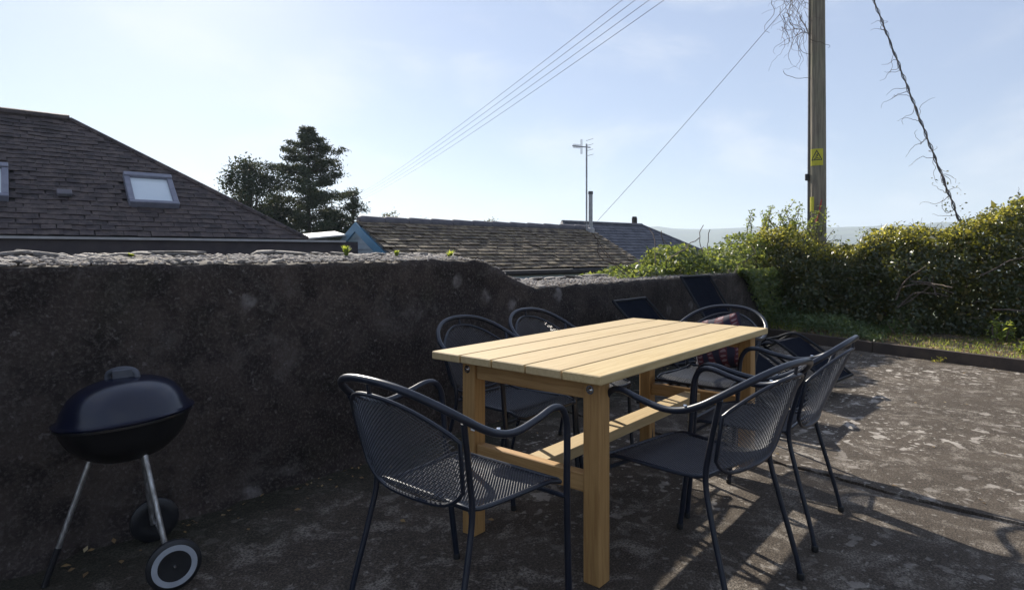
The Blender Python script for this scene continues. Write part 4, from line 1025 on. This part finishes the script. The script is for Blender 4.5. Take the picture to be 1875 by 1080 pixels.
# cushion leaning on the far chair back
cu = MB(); n = 14; vs = []
for side in (1, -1):
    for i in range(n + 1):
        for j in range(n + 1):
            a_, b_ = i / n * 2 - 1, j / n * 2 - 1; e = (1 - a_ ** 4) * (1 - b_ ** 4); pin = 1 - 0.06 * (1 - abs(a_ * b_))
            vs.append((0.17 * a_ * pin, 0.17 * b_ * pin, side * 0.055 * max(0, e) ** 0.6 + side * 0.001))
for k in range(2):
    o_ = k * (n + 1) ** 2
    for i in range(n):
        for j in range(n): cu.f.append((o_ + i * (n + 1) + j, o_ + (i + 1) * (n + 1) + j, o_ + (i + 1) * (n + 1) + j + 1, o_ + i * (n + 1) + j + 1))
b_ = [i for i in range(n + 1)] + [i * (n + 1) + n for i in range(1, n + 1)] + [n * (n + 1) + j for j in range(n - 1, -1, -1)] + [i * (n + 1) for i in range(n - 1, 0, -1)]
for i in range(len(b_)): cu.f.append((b_[i], b_[(i + 1) % len(b_)], b_[(i + 1) % len(b_)] + (n + 1) ** 2, b_[i] + (n + 1) ** 2))
cu.v = vs
cshn = part('cushion', cu, 'cushion', None, True); cshn.location = (3.84, 1.50, 0.585); cshn.rotation_euler = Euler((0, R(-74), R(3))).to_quaternion().to_matrix().__matmul__(Matrix.Rotation(R(17), 3, 'Z')).to_euler()
tag(cshn, 'red and navy patterned cushion leaning on the far chair back', 'cushion')

# ------------------------------------------------------------------ reclining loungers by the low wall
def recliner(label, loc, rz, back_f, back_z):
    t = thing('reclining_chair', label, 'lounger', loc, rz, 'reclining chairs by the low wall')
    hw = 0.27; sb = Vector((-.05, 0, .34)); sf = Vector((.42, 0, .41)); ft = Vector((.84, 0, .13)); bt = Vector((back_f, 0, back_z))
    def sling(a, b, sag, name, w=0.245, n=10, m_=8):
        mb = MB(); vs = []
        nrm = (b - a).cross(Vector((0, 1, 0))).normalized()
        if nrm.z < 0: nrm = -nrm
        for tck in (0.0, 0.004):
            for i in range(n + 1):
                for j in range(m_ + 1):
                    q_, r_ = i / n, j / m_ * 2 - 1; p = a.lerp(b, q_) - nrm * (sag * math.sin(math.pi * q_) * (1 - r_ * r_ * .6) + 0.012 * math.sin(q_ * 22) * 0.25 + tck); p.y = r_ * w; vs.append(p)
        K = (n + 1) * (m_ + 1); fs = []
        for i in range(n):
            for j in range(m_):
                a_ = i * (m_ + 1) + j; fs.append((a_, a_ + 1, a_ + m_ + 2, a_ + m_ + 1)); fs.append((K + a_, K + a_ + m_ + 1, K + a_ + m_ + 2, K + a_ + 1))
        return part(name, mb.add(vs, fs), 'sling', t, True)
    sling(sb, bt, 0.05, 'back_sling'); sling(sb, sf, 0.035, 'seat_sling'); sling(sf, ft, 0.01, 'leg_rest_sling')
    Y_ = Vector((0, hw, 0))
    for sg in (-1, 1):
        part('side_rail', MB().tube(catmull([ft + Y_ * sg, sf + Y_ * sg + ZZ * .01, sb.lerp(sf, .5) + Y_ * sg, sb + Y_ * sg, sb.lerp(bt, .5) + Y_ * sg - ZZ * .01, bt + Y_ * sg], 6), 0.012, 8), 'dark_frame', t, True)
    part('front_leg_frame', MB().tube(catmull([(-.16, .29, .46), (.18, .29, .22), (.47, .28, .014), (.47, -.28, .014), (.18, -.29, .22), (-.16, -.29, .46)], 5), 0.0115, 8), 'dark_frame', t, True)
    part('rear_leg_frame', MB().tube(catmull([(.36, .30, .44), (.02, .30, .22), (-.30, .28, .014), (-.30, -.28, .014), (.02, -.30, .22), (.36, -.30, .44)], 5), 0.0115, 8), 'dark_frame', t, True)
    part('top_bar', MB().tube([bt - Y_, bt + Y_], 0.012, 8), 'dark_frame', t, True)
    part('foot_bar', MB().tube([ft - Y_, ft + Y_], 0.012, 8), 'dark_frame', t, True)
    return t
recliner('dark navy reclining chair, left and lower of the two by the wall', (4.50, 1.98, 0.006), R(-90), -.52, .77)
recliner('dark navy reclining chair, right and more upright, by the wall', (5.62, 1.98, 0.006), R(-96), -.46, .93)

# ------------------------------------------------------------------ kettle barbecue
bq = thing('kettle_barbecue', 'dark blue domed kettle barbecue on thin metal legs by wall', 'barbecue', (0.80, 2.50, 0.0))
zr = 0.562; kr = 0.82
def prof_s(pr, k=5): return [(max(0.0, p.x) * kr, p.y) for p in catmull([(a, b, 0) for a, b in pr], k)]
bowl = MB().lathe(prof_s([(0.0, zr - .145), (.06, zr - .143), (.12, zr - .132), (.18, zr - .102), (.225, zr - .060), (.250, zr - .015), (.258, zr)]) + [(.266 * kr, zr + .002), (.266 * kr, zr + .009), (.250 * kr, zr + .009), (.244 * kr, zr - .02), (.21 * kr, zr - .07), (.0, zr - .12)], 64)
bo = part('bowl', bowl, 'enamel_black', bq, True)
tl = Matrix.Rotation(R(-5.0), 3, Vector((0.766, 0.6425, 0)))
bo.matrix_local = Matrix.Translation((0, 0, zr)) @ tl.to_4x4() @ Matrix.Translation((0, 0, -zr))
lid = MB().lathe(prof_s([(0, .138), (.05, .136), (.10, .130), (.145, .118), (.185, .099), (.214, .074), (.234, .046), (.245, .022), (.251, .010)]) + [(.260 * kr, .007), (.270 * kr, .005), (.270 * kr, .001), (.266 * kr, -.003), (.258 * kr, -.003), (.24 * kr, .004), (.0, .02)], 64)
lo = part('lid', lid, 'enamel', bq, True); lo.location = (0, 0, zr + 0.0125); lo.rotation_euler = tl.to_euler()
hd = MB(); ax_ = Vector((math.cos(-0.9), math.sin(-0.9), 0))
hd.tube(catmull([ax_ * -.055 + ZZ * .125, ax_ * -.05 + ZZ * .152, ax_ * -.02 + ZZ * .164, ax_ * .02 + ZZ * .164, ax_ * .05 + ZZ * .152, ax_ * .055 + ZZ * .125], 5), 0.011, 10)
part('lid_handle', hd, 'handle', lo, True)
part('handle_shield', MB().box((0.0, -.02, .150), (0.075, 0.012, 0.034), 0.004, Matrix.Rotation(-0.6, 3, 'Z')), 'handle', lo)
def leg_(a, b, r=0.0095): return MB().tube([a, b], r, 12)
foot = Vector((-.215, .115, 0)); w1 = Vector((.072, -.232, .087)); w2 = Vector((.160, .170, .087))
tops = [Vector((-.085, .07, .435)), Vector((.022, -.115, .455)), Vector((.08, .09, .45))]
l1_ = part('leg', leg_(tops[0], foot + (tops[0] - foot) * 0.27), 'alu', bq, True)
part('leg_sleeve', MB().tube([foot + ZZ * .0, foot + (tops[0] - foot) * 0.29], 0.0108, 12), 'plastic_black', l1_, True)
for tp, wv in ((tops[1], w1), (tops[2], w2)):
    d_ = (tp - wv).normalized()
    part('leg', leg_(tp, wv + d_ * 0.005 + (Vector((0, 0, 0)) - wv).normalized() * 0.02), 'alu', bq, True)
ax = (w2 - w1).normalized()
part('axle', MB().tube([w1 - ax * 0.03, w2 + ax * 0.03], 0.006, 8), 'alu', bq, True)
rotW = ax.to_track_quat('Z', 'Y').to_matrix()
for wv, sg in ((w1, -1), (w2, 1)):
    pr = [(0, .012), (.02, .013), (.03, .010), (.045, .010), (.050, .013), (.078, .013), (.086, .007), (.087, 0), (.086, -.007), (.078, -.013), (.050, -.013), (.03, -.010), (0, -.012)]
    wo = part('wheel', MB().lathe(pr, 40, wv + ax * sg * 0.02, rotW), 'plastic_black', bq, True)
    part('wheel_ring', MB().lathe([(.0525, .0131), (.0705, .0131), (.0705, .0152), (.0525, .0152), (.0525, .0131)], 40, wv + ax * sg * 0.02, rotW if sg > 0 else rotW @ Matrix.Rotation(math.pi, 3, 'X')), 'plastic_grey', wo)
    part('hub_cap', MB().lathe([(0, .020), (.004, .020), (.006, .014), (0, .0125)], 12, wv + ax * sg * 0.02, rotW if sg > 0 else rotW @ Matrix.Rotation(math.pi, 3, 'X')), 'steel', wo, True)
for s_ in (0.0, 2.2, 4.1): pass
# ------------------------------------------------------------------ hazy air
hz = MB().box((0, 0, 60), (7400, 7400, 260)).mesh('haze'); g = G('hazy_air')
pv = g.n('VolumePrincipled', Density=0.00036, Anisotropy=0.2); pv.inputs['Color'].default_value = (0.74, 0.87, 1.0, 1)
o = g.n('OutputMaterial'); g.t.links.new(pv.outputs[0], o.inputs['Volume'])
hz.materials.append(g.m); ho = bpy.data.objects.new('haze', hz); COL.objects.link(ho); tag(ho, kind='stuff')
